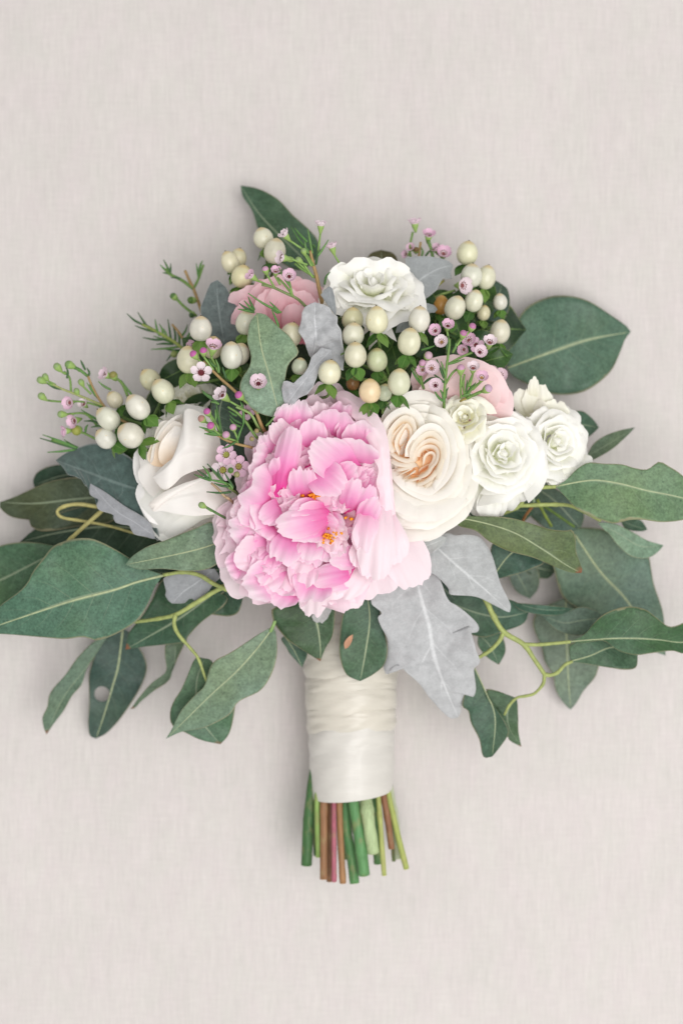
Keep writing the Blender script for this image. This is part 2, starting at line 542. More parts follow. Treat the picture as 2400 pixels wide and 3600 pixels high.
def petal_rows(base, tip, w, bulge=0.2, cup=0.0, ruffle=0.06, notch=0.08, curl=0.0, seed=0, nrm=None, nv=12, nu=8, tipround=0.35, wb=0.3):
    """base, tip in photo px + height; returns rows of world points"""
    b = Vector((base[0], -base[1], base[2]))
    t = Vector((tip[0], -tip[1], tip[2]))
    d = t - b
    L = d.length
    n = Vector(nrm) if nrm else Vector((0, 0, 1))
    n = n - d * (n.dot(d) / d.dot(d))
    if n.length < 1e-4:
        n = Vector((1, 0, 0))
    n.normalize()
    s = d.cross(n).normalized()
    o1 = seed * 7.31 + 0.5
    rows = []
    for i in range(nv + 1):
        v0 = i / nv
        row = []
        for j in range(-nu, nu + 1):
            u = j / nu
            nz = noise.noise(Vector((u * 2.6 + o1, 1.7, o1))) + 0.6 * noise.noise(Vector((u * 7.0 + o1, 5.2, o1)))
            nz += 0.35 * math.sin(u * 13 + o1 * 3) * noise.noise(Vector((u * 2 + o1, 3.3, 0.2)))
            vm = 1 - 0.8 * tipround * abs(u) ** 3.6 - notch * max(0.0, nz + 0.25)
            v = v0 * vm
            pw = wb + (1 - wb) * smooth01(v / 0.62)
            off = bulge * L * math.sin(math.pi * min(1, v) * 0.85) + cup * w * 0.5 * u * u * (0.3 + 0.7 * v)
            off += ruffle * w * (v ** 1.5) * (noise.noise(Vector((u * 2.2 + o1, v * 1.5, o1 + 3))) * 1.4 + 0.8 * abs(u) * noise.noise(Vector((u * 4.5 + o1, v * 3, o1 + 9))))
            off += curl * L * v ** 4
            p = b + d * v + s * (u * w * 0.5 * pw) + n * off
            p += d * (0.04 * noise.noise(Vector((u * 3, o1, v * 2))))
            row.append(P(p.x, -p.y, p.z))
        rows.append(row)
    return rows

def petal(name, parent, m, *a, **kw):
    return link(name, mesh_grid(name, petal_rows(*a, **kw)), M[m], parent)

def fold(name, parent, m, curve, ztop, depth, lean, centre, seed=0, lip=0.0, nv=7):
    """a petal seen on its edge: a curved wall following its rim line"""
    c = resample(catmull([(x, y, 0) for x, y in curve], 6), max(14, len(curve) * 4))
    rows = []
    n = len(c)
    for i in range(nv + 1):
        v = i / nv
        row = []
        for j, p in enumerate(c):
            e = max(0.0, math.sin(math.pi * j / (n - 1))) ** 0.45
            d = Vector((p.x - centre[0], p.y - centre[1], 0))
            k = 1 - lean * (1 - v) ** 1.3
            q = Vector((centre[0], centre[1], 0)) + d * k
            if d.length > 1e-6:
                q += d.normalized() * lip * max(0, (v - 0.7) / 0.3) ** 2
            wob = noise.noise(Vector((p.x * 0.02 + seed, p.y * 0.02, seed * 1.7)))
            zz = ztop - depth * (1 - v) - depth * 0.45 * (1 - e) * v + wob * 12 * v - 0.35 * lip * max(0, (v - 0.7) / 0.3) ** 3
            row.append(P(q.x, q.y, zz))
        rows.append(row)
    return link(name, mesh_grid(name, rows), M[m], parent)

def frame(axis, spin=0.0):
    a = Vector((axis[0], -axis[1], axis[2])).normalized()
    q = a.to_track_quat('Z', 'Y')
    return q.to_matrix().to_4x4() @ Matrix.Rotation(spin, 4, 'Z')

def rose(name, label, cx, cy, z, R, axis, n, m, seed=1, dome=0.35, flare=0.18, spin=0.0, group=None, inner=None, ell=1.0, tmin=0.0, ruffle=0.085, pointy=0.0):
    root = thing(name, label, 'flower', P(cx, cy, z - R * 0.8), group)
    k = (H - z) / H * S * R
    Mx = Matrix.Translation(P(cx, cy, z)) @ frame(axis, spin) @ Matrix.Scale(k, 4) @ Matrix.Scale(ell, 4, Vector((1, 0, 0)))
    r = rnd(seed)
    for i in range(n):
        t = (i + 0.5) / n
        if t < tmin:
            continue
        th = i * 2.39996 + r.uniform(-0.2, 0.2)
        rr = 0.05 + 0.95 * t ** 0.78
        dth = (1.75 * (1 - t) + 0.66 * t) * r.uniform(0.8, 1.2)
        top = -dome * t ** 1.8 + r.uniform(-0.06, 0.05)
        depth = 0.52
        rb = rr * 0.42
        sp = 0.13 + 0.05 * r.random()
        roll = flare * (0.55 + 0.75 * t) * r.uniform(0.6, 1.2)
        o1 = seed * 13.7 + i * 3.1
        side = r.choice((-1, 1))
        rows = []
        NV, NU = 13, 9
        for a in range(NV + 1):
            v = a / NV
            row = []
            for b in range(-NU, NU + 1):
                u = b / NU
                edge = abs(u) ** 2.4
                ru = noise.noise(Vector((u * 2.3 + o1, v * 1.2, o1)))
                ang = th + u * dth * (0.55 + 0.45 * smooth01(v * 1.3))
                rad = rb + (rr - rb) * math.sin(v * math.pi / 2) ** (0.75 + 0.45 * t)
                rad *= 1 + sp * u * 0.5 * side
                q = max(0.0, (v - 0.6) / 0.4)
                rad += roll * q * q * (0.5 + 0.8 * abs(u)) * (1 - 0.7 * pointy * (1 - abs(u)))
                hh = -depth + (top + depth) * v ** (0.9) - (0.55 * rr + 0.08) * edge * v - 0.45 * roll * q ** 3
                rad += ruffle * ru * v * v
                hh += ruffle * 0.8 * noise.noise(Vector((u * 3.1 + o1, v, o1 + 5))) * v * v
                rw = noise.noise(Vector((u * 6.5 + o1, v * 2.0, o1 + 8))) * v ** 3
                rad += 0.035 * rw
                hh += 0.05 * rw
                row.append(Mx @ Vector((rad * math.cos(ang), rad * math.sin(ang), hh)))
            rows.append(row)
        mm = M[inner] if (inner and t < 0.42) else M[m]
        link('petal', mesh_grid('petal', rows), mm, root)
    # tight bud that closes the middle of the spiral
    rows = []
    for a in range(9):
        v = a / 8
        rad = 0.15 * math.cos(v * math.pi / 2) ** 0.7 if v < 1 else 0.0
        rows.append([Mx @ Vector((rad * math.cos(b * 0.3927 + v) * (1 + 0.12 * math.cos(b * 1.178)), rad * math.sin(b * 0.3927 + v), -0.5 + 0.42 * v)) for b in range(16)])
    link('bud_heart', mesh_grid('bud_heart', rows, closed=True), M[inner or m], root)
    return root

# ---------------------------------------------------------------- eucalyptus: leaf greens
G_MID = (0.115, 0.225, 0.15)
G_DARK = (0.045, 0.105, 0.060)
G_DEEP = (0.028, 0.070, 0.042)
G_BLUE = (0.085, 0.155, 0.125)
G_GREY = (0.22, 0.32, 0.235)
G_PALE = (0.25, 0.38, 0.27)
G_OLIVE = (0.115, 0.165, 0.060)
G_FRESH = (0.115, 0.215, 0.10)
TWIG = (0.36, 0.42, 0.14)
TWIG_Y = (0.46, 0.42, 0.16)
EU = 'loose eucalyptus leaves tucked round the flowers'

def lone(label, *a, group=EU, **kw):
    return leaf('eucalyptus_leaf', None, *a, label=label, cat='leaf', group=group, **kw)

# top and upper right
lone('pointed dark green leaf standing up at the very top left of the bouquet',
     [(846, 651), (905, 745), (985, 830), (1090, 930)], [(853, 690), (885, 737), (905, 799), (925, 860), (985, 920), (1050, 950)],
     [(910, 663), (977, 699), (1028, 753), (1079, 799), (1114, 839), (1125, 890)], (80, 130, 240), (0.075, 0.145, 0.085), fold=0.25, rib=0)
lone('large round dark leaf with a pale midrib lying alone on the cloth at upper right',
     [(1783, 1293), (1929, 1240), (2066, 1194), (2216, 1166)], [(1791, 1200), (1837, 1094), (1913, 1047), (1990, 1038), (2066, 1056), (2143, 1105), (2200, 1145)],
     [(1800, 1320), (1837, 1342), (1913, 1378), (1990, 1388), (2066, 1370), (2143, 1309), (2181, 1232), (2195, 1195)], (150, 110, 60), (0.100, 0.185, 0.125), rib=4, fold=0.05)
lone('brown green leaf tip peeping up behind the top white rose',
     [(1345, 960), (1342, 920), (1340, 878)], [(1290, 930), (1300, 892)], [(1395, 930), (1385, 892)], (200, 190, 170), (0.12, 0.10, 0.035))
lone('small blue green leaf with a pointed end right of the far right spray rose',
     [(1975, 1490), (2040, 1492), (2104, 1503)], [(2002, 1448), (2048, 1446), (2084, 1474)], [(2010, 1540), (2050, 1545), (2078, 1528)], (220, 180, 120), (0.07, 0.14, 0.09))
lone('narrow grey green leaf pointing up right beside the spray roses',
     [(2060, 1605), (2140, 1560), (2232, 1502)], [(2085, 1561), (2127, 1531), (2180, 1512)], [(2074, 1620), (2143, 1584), (2195, 1540)], (260, 230, 170), (0.13, 0.19, 0.13), fold=0.3)
lone('grey green leaf with a bitten tan edge in the middle of the berries',
     [(903, 1100), (918, 1222), (948, 1324), (985, 1470)], [(880, 1130), (872, 1161), (869, 1202), (882, 1248), (877, 1288), (854, 1324), (843, 1355), (848, 1400), (900, 1446), (942, 1462)],
     [(936, 1107), (982, 1151), (1022, 1186), (1050, 1237), (1030, 1262), (1012, 1285), (1002, 1334), (996, 1385), (1005, 1440)], (690, 735, 700), (0.25, 0.36, 0.255), rib=3, fold=0.10, wave=0.02)
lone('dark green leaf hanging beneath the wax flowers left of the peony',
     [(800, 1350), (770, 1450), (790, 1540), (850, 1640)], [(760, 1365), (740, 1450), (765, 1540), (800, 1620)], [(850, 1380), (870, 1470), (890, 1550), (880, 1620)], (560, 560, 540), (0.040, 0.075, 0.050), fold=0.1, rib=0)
lone('dark leaf tucked upright behind the right hand berries',
     [(1690, 1120), (1740, 1060), (1765, 1000)], [(1670, 1060), (1700, 1000), (1735, 985)], [(1760, 1130), (1790, 1080), (1785, 1020)], (240, 230, 210), (0.05, 0.09, 0.065))
lone('dark leaf lying flat behind the berries at the right edge of the head',
     [(1660, 1200), (1720, 1190), (1788, 1210)], [(1690, 1130), (1760, 1120), (1790, 1165)], [(1680, 1260), (1740, 1290), (1785, 1260)], (200, 190, 170), (0.05, 0.09, 0.065))

# left side, back layer
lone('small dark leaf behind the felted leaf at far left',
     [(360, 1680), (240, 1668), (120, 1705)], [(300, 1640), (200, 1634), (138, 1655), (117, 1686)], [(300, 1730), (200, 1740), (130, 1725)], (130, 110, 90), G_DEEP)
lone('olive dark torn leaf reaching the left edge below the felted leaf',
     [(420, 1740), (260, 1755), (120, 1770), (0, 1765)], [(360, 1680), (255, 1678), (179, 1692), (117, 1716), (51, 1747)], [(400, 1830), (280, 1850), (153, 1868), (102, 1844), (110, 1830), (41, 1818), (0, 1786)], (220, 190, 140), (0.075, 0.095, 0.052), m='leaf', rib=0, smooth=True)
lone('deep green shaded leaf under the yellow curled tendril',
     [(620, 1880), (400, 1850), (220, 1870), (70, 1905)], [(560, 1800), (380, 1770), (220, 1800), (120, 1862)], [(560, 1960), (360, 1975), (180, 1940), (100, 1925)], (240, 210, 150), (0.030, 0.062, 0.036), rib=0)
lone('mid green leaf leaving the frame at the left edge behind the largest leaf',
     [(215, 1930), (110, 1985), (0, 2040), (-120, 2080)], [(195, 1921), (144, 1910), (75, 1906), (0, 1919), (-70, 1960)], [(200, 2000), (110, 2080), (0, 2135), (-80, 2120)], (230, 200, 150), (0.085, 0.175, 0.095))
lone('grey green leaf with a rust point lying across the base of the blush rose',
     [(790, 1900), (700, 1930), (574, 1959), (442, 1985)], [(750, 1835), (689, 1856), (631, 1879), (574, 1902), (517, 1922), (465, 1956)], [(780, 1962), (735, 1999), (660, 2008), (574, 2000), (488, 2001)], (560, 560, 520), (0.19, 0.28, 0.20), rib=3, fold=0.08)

def branch(name, label, loc, group=None):
    return thing(name, label, 'branch', P(*loc), group)

def twig(parent, pts, r0, r1=None, colr=TWIG, name='stem'):
    k = pts[0][0] * 0.1
    o = link(name, tube_mesh(name, pts, r0, r1, prof=lambda t: 1 + 0.16 * noise.noise(Vector((t * 9, k, 0.3))) + 0.22 * max(0.0, math.cos(t * 19 + k)) ** 14), M['twig'], parent, colr)
    return o

BR = 'eucalyptus branches spreading from the bouquet'
# yellow tendril
b = branch('tendril_twig', 'yellow green curled leafless twig looping over dark leaves at far left', (300, 1800, 300))
twig(b, [(500, 1790, 330), (357, 1783, 330), (286, 1773, 335), (240, 1776, 335), (207, 1790, 330), (203, 1806, 325), (224, 1821, 320), (286, 1831, 315), (383, 1849, 300), (474, 1875, 280), (540, 1890, 270)], 7, 4, TWIG_Y)
twig(b, [(380, 1775, 345), (355, 1798, 345), (281, 1864, 350), (235, 1908, 350), (215, 1930, 345)], 7, 7, TWIG_Y)

# lower left branch
b = branch('eucalyptus_branch', 'lower left eucalyptus branch carrying the largest leaf with a straight pale midrib', (760, 2060, 400), BR)
twig(b, [(800, 2075, 470), (750, 2052, 460), (700, 2022, 455), (640, 2012, 450), (574, 2022, 440)], 7, 6)
twig(b, [(800, 2055, 450), (745, 2085, 440), (680, 2125, 430), (615, 2162, 420), (540, 2178, 380), (470, 2187, 330)], 8, 6)
twig(b, [(617, 2160, 425), (612, 2195, 420), (628, 2232, 410), (665, 2275, 400), (695, 2312, 400), (715, 2365, 400), (728, 2402, 400)], 7, 4)
leaf('leaf', b, [(574, 2023), (476, 2048), (402, 2074), (258, 2111), (144, 2148), (0, 2197), (-70, 2222)],
     [(551, 2014), (505, 1995), (459, 1965), (413, 1936), (356, 1906), (310, 1892), (247, 1897), (189, 1919), (155, 1959), (115, 2011), (105, 2036), (75, 2074), (29, 2108), (0, 2131), (-40, 2175)],
     [(545, 2062), (522, 2120), (494, 2169), (459, 2200), (402, 2232), (344, 2252), (315, 2245), (287, 2240), (230, 2247), (172, 2243), (86, 2235), (0, 2229), (-40, 2235)], (440, 460, 380), (0.095, 0.200, 0.132), rib=6, fold=0.10, nv=40, nu=8)
leaf('leaf', b, [(760, 2080), (640, 2170), (520, 2240), (442, 2284)], [(640, 2040), (574, 2034), (534, 2108), (499, 2166), (453, 2225)], [(800, 2100), (786, 2131), (763, 2148), (706, 2189), (660, 2240), (649, 2258), (585, 2266), (499, 2275)], (330, 300, 260), (0.050, 0.115, 0.066, 1.0), rib=0)
leaf('leaf', b, [(720, 2315), (690, 2400), (700, 2520), (775, 2617)], [(686, 2315), (660, 2372), (637, 2424), (608, 2470), (597, 2510), (606, 2552), (649, 2575), (706, 2602)], [(746, 2326), (790, 2400), (825, 2450), (823, 2510), (806, 2579)], (330, 320, 300), (0.095, 0.19, 0.115, 0.6), rib=0, fold=0.1)
leaf('leaf', b, [(960, 2206), (903, 2281), (827, 2365), (735, 2449), (612, 2571), (583, 2598)],
     [(940, 2212), (900, 2235), (850, 2269), (804, 2298), (758, 2321), (738, 2349), (718, 2413), (689, 2441), (637, 2499), (608, 2556)],
     [(970, 2225), (974, 2296), (957, 2365), (918, 2426), (857, 2457), (832, 2474), (804, 2515), (719, 2558), (643, 2572), (600, 2590)], (430, 420, 380), (0.205, 0.300, 0.215), rib=3, fold=0.16, wave=0.07, nv=36, nu=8)
twig(b, [(985, 2130, 440), (973, 2160, 440), (963, 2193, 440), (950, 2222, 435)], 7, 5, (0.26, 0.42, 0.14))
leaf('leaf', b, [(379, 2235), (310, 2340), (225, 2450), (164, 2582)], [(350, 2247), (321, 2263), (270, 2315), (230, 2372), (189, 2418), (172, 2447), (166, 2487), (149, 2522), (155, 2562)],
     [(365, 2255), (333, 2303), (304, 2355), (287, 2407), (253, 2447), (224, 2499), (189, 2545)], (200, 180, 140), (0.15, 0.225, 0.155, 0.8), rib=0, fold=0.2)
leaf('leaf', b, [(432, 2210), (416, 2338), (396, 2412), (367, 2510), (338, 2597)], [(380, 2225), (344, 2252), (321, 2338), (312, 2378), (314, 2470), (310, 2539), (316, 2585)],
     [(470, 2235), (488, 2275), (505, 2303), (517, 2349), (499, 2407), (459, 2476), (413, 2539), (373, 2579)], (110, 90, 60), (0.055, 0.100, 0.082), rib=5, fold=0.06, nv=64, nu=14, hole=(359, 2440, 27))
leaf('leaf', b, [(618, 2262), (610, 2349), (560, 2410), (459, 2494)], [(583, 2263), (580, 2309), (583, 2361), (534, 2401), (488, 2453)], [(649, 2258), (625, 2310), (608, 2349), (591, 2395), (517, 2443), (476, 2488)], (200, 190, 150), (0.14, 0.20, 0.125, 0.8), rib=0, fold=0.3)

# right upper branch with the long leaf leaving the frame
b = branch('eucalyptus_branch', 'right eucalyptus branch with a long leaf leaving the frame beneath the spray roses', (1800, 1790, 400), BR)
twig(b, [(1690, 1830, 420), (1724, 1817, 430), (1787, 1797, 440), (1828, 1776, 450), (1839, 1751, 460), (1867, 1722, 470), (1905, 1714, 475), (1953, 1711, 480)], 8, 6)
twig(b, [(1828, 1778, 450), (1936, 1774, 430), (1999, 1777, 410), (2050, 1798, 380), (2110, 1830, 340)], 7, 5)
twig(b, [(1880, 1770, 330), (1850, 1808, 320), (1838, 1830, 310)], 5, 5, (0.36, 0.17, 0.06))
twig(b, [(1888, 1756, 340), (1912, 1805, 330), (1938, 1850, 310)], 5, 5, (0.24, 0.32, 0.06))
twig(b, [(1913, 1780, 330), (1965, 1815, 300), (2018, 1852, 280)], 5, 5, (0.12, 0.20, 0.04))
twig(b, [(1873, 1690, 420), (1872, 1730, 400), (1876, 1765, 380)], 4, 4, (0.36, 0.48, 0.30))
leaf('leaf', b, [(1953, 1710), (2045, 1692), (2103, 1688), (2189, 1702), (2275, 1725), (2400, 1751), (2490, 1790)],
     [(1988, 1688), (2028, 1648), (2068, 1626), (2120, 1630), (2183, 1632), (2229, 1645), (2275, 1650), (2315, 1623), (2350, 1639), (2400, 1673), (2460, 1740)],
     [(1988, 1748), (2017, 1780), (2063, 1808), (2120, 1831), (2160, 1840), (2212, 1828), (2258, 1827), (2315, 1835), (2361, 1834), (2400, 1828), (2460, 1815)], (480, 500, 430), (0.160, 0.265, 0.145), rib=3.5, fold=0.14, wave=0.08, nv=40, nu=8)
leaf('leaf', b, [(2100, 1838), (2180, 1880), (2250, 1920), (2331, 1917)], [(2126, 1837), (2166, 1843), (2223, 1871), (2275, 1900)], [(2125, 1865), (2143, 1880), (2166, 1912), (2206, 1949), (2246, 1963), (2286, 1958), (2315, 1937)], (300, 280, 240), (0.24, 0.36, 0.25), rib=0, fold=0.1)
leaf('leaf', b, [(2180, 1830), (2230, 1850), (2275, 1862)], [(2200, 1826), (2250, 1828)], [(2200, 1860), (2250, 1868)], (180, 170, 150), (0.06, 0.13, 0.08))
leaf('leaf', b, [(2020, 1880), (2108, 2009), (2189, 2095), (2250, 2180), (2338, 2305)], [(1985, 1862), (2045, 1854), (2131, 1863), (2189, 1900), (2275, 1955), (2286, 1986), (2298, 2055), (2327, 2141), (2335, 2210)],
     [(1950, 1910), (1940, 1960), (1948, 2009), (1971, 2090), (2005, 2124), (2074, 2165), (2140, 2210), (2240, 2270)], (150, 130, 80), (0.15, 0.235, 0.18), rib=5, fold=0.05, nv=36, nu=8)
leaf('leaf', b, [(1860, 1700), (1950, 1760), (2040, 1860)], [(1900, 1690), (1985, 1740), (2050, 1800)], [(1820, 1760), (1880, 1830), (1960, 1880)], (190, 170, 140), (0.10, 0.165, 0.13), rib=0)
leaf('leaf', b, [(1640, 1800), (1760, 1790), (1880, 1800)], [(1700, 1740), (1800, 1740)], [(1700, 1850), (1800, 1860)], (320, 300, 260), (0.075, 0.15, 0.10), rib=0)

lone('olive leaf with a rusty tip tucked under the peach centred rose',
     [(1600, 1822), (1638, 1825), (1730, 1846), (1816, 1877), (1902, 1929), (1988, 1986), (2043, 2014)],
     [(1630, 1816), (1707, 1815), (1787, 1820), (1856, 1837), (1930, 1860), (1988, 1866), (2011, 1863), (2022, 1894), (2024, 1940), (2045, 2000)],
     [(1610, 1848), (1672, 1866), (1718, 1903), (1787, 1937), (1873, 1960), (1948, 1992), (2005, 2013)], (530, 520, 470), (0.118, 0.165, 0.062, 1.0), rib=3, fold=0.10, nv=40, nu=8)
lone('dark green leaf with pale vein under the olive rusty tipped leaf',
     [(1740, 2035), (1747, 2006), (1810, 1935), (1920, 1900)], [(1724, 1960), (1735, 1906), (1800, 1880)], [(1753, 2034), (1821, 2017), (1867, 2000), (1915, 1974)], (380, 370, 350), (0.050, 0.112, 0.080), rib=3)
lone('soft blue grey blurred leaf low on the cloth between the right leaves',
     [(1800, 1990), (1840, 2060), (1862, 2105)], [(1790, 2030), (1815, 2080)], [(1870, 1985), (1895, 2020), (1890, 2070)], (110, 90, 60), (0.155, 0.215, 0.185))
lone('dark blurred leaf low on the cloth beneath the olive leaf',
     [(1830, 1985), (1900, 2000), (1950, 2010)], [(1850, 1940), (1920, 1930), (1950, 1970)], [(1860, 2020), (1920, 2035)], (100, 90, 70), (0.065, 0.115, 0.085))

# right lower branch
b = branch('eucalyptus_branch', 'lower right eucalyptus branch with zigzag yellow green stem and hanging leaves', (1800, 2230, 350), BR)
twig(b, [(1690, 2080, 420), (1712, 2118, 420), (1730, 2158, 415), (1770, 2222, 410), (1839, 2265, 400), (1875, 2315, 390), (1913, 2371, 380)], 10, 7)
twig(b, [(1913, 2371, 380), (1908, 2405, 370), (1879, 2438, 360), (1845, 2448, 355), (1816, 2454, 350), (1790, 2480, 345), (1772, 2515, 340)], 6, 4)
twig(b, [(1839, 2265, 400), (1885, 2267, 405), (1930, 2264, 410), (2005, 2257, 420)], 7, 5)
twig(b, [(1914, 2372, 380), (1935, 2374, 380), (1959, 2365, 380), (1985, 2338, 375), (2011, 2326, 370)], 7, 5)
twig(b, [(1770, 2222, 410), (1753, 2256, 400), (1718, 2290, 390), (1681, 2313, 380), (1650, 2335, 370)], 7, 6)
leaf('leaf', b, [(1999, 2256), (2120, 2247), (2218, 2245), (2315, 2250), (2400, 2259), (2470, 2235)],
     [(2051, 2233), (2091, 2187), (2131, 2155), (2200, 2133), (2263, 2141), (2304, 2170), (2350, 2203), (2390, 2196), (2430, 2180)],
     [(2051, 2261), (2120, 2252), (2172, 2287), (2235, 2303), (2286, 2297), (2361, 2288), (2400, 2298), (2440, 2285)], (420, 420, 360), (0.050, 0.125, 0.052), rib=3, fold=0.22, wave=0.09, nv=40, nu=8)
leaf('leaf', b, [(2005, 2325), (2074, 2306), (2149, 2276), (2240, 2290)], [(1999, 2285), (2010, 2262), (2100, 2240), (2200, 2260)], [(2020, 2328), (2074, 2337), (2149, 2349), (2200, 2355), (2236, 2345)], (360, 340, 300), (0.075, 0.145, 0.085), rib=3)
leaf('leaf', b, [(1988, 2101), (1990, 2230), (1995, 2360), (2005, 2496)], [(1900, 2140), (1873, 2181), (1879, 2222), (1902, 2273), (1913, 2325), (1942, 2371), (1953, 2428), (1982, 2474)], [(2080, 2150), (2120, 2230), (2115, 2300), (2103, 2348), (2091, 2382), (2051, 2428), (2028, 2468)], (110, 90, 50), (0.185, 0.25, 0.205), rib=4, fold=0.05)
leaf('leaf', b, [(1900, 2160), (1980, 2190), (2050, 2180), (2125, 2172)], [(1930, 2158), (1971, 2158), (2040, 2134), (2091, 2147)], [(1936, 2199), (1971, 2222), (2028, 2235), (2074, 2222), (2110, 2190)], (240, 260, 240), (0.15, 0.225, 0.18), rib=0, fold=0.2)
leaf('leaf', b, [(1790, 2110), (1880, 2140), (1960, 2145), (2015, 2140)], [(1800, 2118), (1880, 2125), (1960, 2132)], [(1830, 2145), (1900, 2162), (1970, 2162)], (280, 290, 270), (0.055, 0.13, 0.085), rib=0, fold=0.3)
leaf('leaf', b, [(1560, 2110), (1660, 2150), (1760, 2170), (1858, 2152)], [(1600, 2075), (1690, 2092), (1780, 2105), (1840, 2130)], [(1600, 2200), (1690, 2240), (1764, 2222), (1839, 2193)], (300, 280, 240), (0.066, 0.142, 0.094), rib=0)
leaf('leaf', b, [(1680, 2230), (1720, 2270), (1753, 2338)], [(1680, 2270), (1710, 2310)], [(1740, 2215), (1768, 2245), (1776, 2290)], (260, 240, 220), (0.070, 0.145, 0.088, 1.0), rib=0)
leaf('leaf', b, [(1668, 2350), (1707, 2434), (1740, 2520), (1730, 2660)], [(1640, 2420), (1623, 2480), (1645, 2500), (1655, 2543), (1684, 2600), (1698, 2661)],
     [(1680, 2370), (1695, 2411), (1718, 2457), (1755, 2510), (1781, 2554), (1786, 2583), (1753, 2632)], (360, 350, 320), (0.062, 0.125, 0.078), rib=3, fold=0.15, nv=34, nu=8)
leaf('leaf', b, [(1816, 2455), (1785, 2500), (1790, 2560), (1832, 2626)], [(1776, 2440), (1730, 2425), (1707, 2430), (1740, 2500), (1780, 2560), (1787, 2600)], [(1819, 2480), (1821, 2526), (1822, 2572)], (300, 290, 270), (0.080, 0.150, 0.080, 0.7), rib=0, fold=0.15)

# centre, beneath the peony and over the wrap
lone('dark green leaf with a browned point hanging over the left top of the wrap',
     [(1060, 2090), (1110, 2180), (1125, 2260), (1126, 2325)], [(960, 2140), (956, 2160), (965, 2193), (1005, 2245), (1051, 2277), (1091, 2303)], [(1165, 2100), (1177, 2136), (1170, 2228), (1143, 2280)], (430, 420, 390), (0.048, 0.098, 0.042, 1.0), rib=2.5)
lone('small dark leaf peeking out behind the browned point leaf',
     [(1000, 2235), (1035, 2290), (1062, 2347)], [(988, 2248), (1005, 2275), (1022, 2303)], [(1050, 2262), (1074, 2285), (1080, 2303)], (330, 320, 310), (0.058, 0.12, 0.075), rib=2)
scarred = lone('dull green leaf with a tan scar hanging over the right top of the wrap',
     [(1290, 2090), (1300, 2180), (1285, 2290), (1266, 2395)], [(1230, 2100), (1206, 2153), (1194, 2239), (1194, 2308), (1217, 2371)], [(1340, 2110), (1335, 2150), (1346, 2205), (1362, 2280), (1350, 2337), (1309, 2373)], (430, 420, 390), (0.070, 0.142, 0.092), rib=2.5)

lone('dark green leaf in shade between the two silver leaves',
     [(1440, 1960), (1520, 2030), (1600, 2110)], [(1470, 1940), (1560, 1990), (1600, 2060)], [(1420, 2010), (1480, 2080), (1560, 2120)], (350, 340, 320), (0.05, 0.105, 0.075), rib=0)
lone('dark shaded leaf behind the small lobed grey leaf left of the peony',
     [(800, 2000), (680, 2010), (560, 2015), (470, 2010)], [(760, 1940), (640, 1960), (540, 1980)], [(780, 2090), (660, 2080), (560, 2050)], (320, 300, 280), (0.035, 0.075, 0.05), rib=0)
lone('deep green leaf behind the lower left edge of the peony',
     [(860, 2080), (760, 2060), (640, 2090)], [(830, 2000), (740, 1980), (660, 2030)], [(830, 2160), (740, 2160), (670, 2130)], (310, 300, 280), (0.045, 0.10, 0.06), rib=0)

me, _ = leaf_mesh('scar', [(1212, 2282), (1225, 2258), (1240, 2230)], [(1209, 2262), (1222, 2242)], [(1226, 2274), (1238, 2250)], (452, 454, 452), nv=10, nu=2)
link('scar', me, M['twig'], scarred, (0.46, 0.24, 0.14))

# ---------------------------------------------------------------- dusty miller
DM = 'felted dusty miller leaves'
def dusty(label, *a, **kw):
    kw.setdefault('m', 'velvet')
    kw.setdefault('smooth', False)
    kw.setdefault('nv', 70)
    return leaf('dusty_miller_leaf', None, *a, label=label, cat='leaf', group=DM, **kw)
D_PALE = (0.50, 0.51, 0.515)
D_GREY = (0.36, 0.38, 0.39)
D_DARK = (0.115, 0.165, 0.150)
dusty('largest pale silver leaf with lobed edges hanging right of the wrap',
      [(1450, 1990), (1499, 2165), (1513, 2234), (1530, 2320), (1567, 2423), (1610, 2522)],
      [(1400, 2020), (1310, 2070), (1303, 2119), (1322, 2136), (1338, 2148), (1342, 2158), (1329, 2172), (1338, 2205), (1361, 2245), (1362, 2280), (1352, 2300), (1349, 2325), (1354, 2350), (1361, 2371), (1376, 2350), (1392, 2338), (1408, 2344), (1424, 2360), (1450, 2380), (1476, 2406), (1492, 2428), (1510, 2452), (1524, 2468), (1539, 2488), (1560, 2508), (1585, 2526)],
      [(1530, 2010), (1573, 2107), (1600, 2128), (1640, 2155), (1672, 2180), (1685, 2205), (1680, 2222), (1668, 2222), (1653, 2200), (1656, 2215), (1668, 2255), (1672, 2285), (1684, 2325), (1676, 2340), (1665, 2350), (1667, 2390), (1668, 2425), (1662, 2448), (1650, 2444), (1636, 2430), (1640, 2455), (1642, 2478), (1634, 2484), (1619, 2474), (1620, 2500)],
      (470, 440, 330), D_PALE, rib=0, fold=0.10, wave=0.16, nu=11, nv=120, smooth=True, crinkle=0.15, cfreq=0.009)
dusty('smooth pale silver leaf below the peach centred rose',
      [(1500, 1890), (1600, 1985), (1700, 2070), (1791, 2152)],
      [(1540, 1880), (1575, 1872), (1600, 1880), (1640, 1880), (1684, 1890), (1718, 1929), (1741, 1992), (1758, 2049), (1785, 2105), (1794, 2130)],
      [(1480, 1950), (1500, 2003), (1534, 2026), (1575, 2067), (1586, 2090), (1672, 2098), (1741, 2130), (1780, 2150)],
      (500, 500, 420), (0.46, 0.475, 0.475), rib=0, fold=0.05, nu=9, smooth=True, crinkle=0.12, cfreq=0.009, wave=0.12)
dusty('crinkled grey leaf edge between the peony and the silver leaf',
      [(1460, 1930), (1510, 1915), (1570, 1890)], [(1470, 1905), (1510, 1885), (1545, 1880)], [(1480, 1960), (1520, 1945), (1560, 1915)], (520, 530, 520), (0.46, 0.48, 0.47), nu=5, wave=0.2)
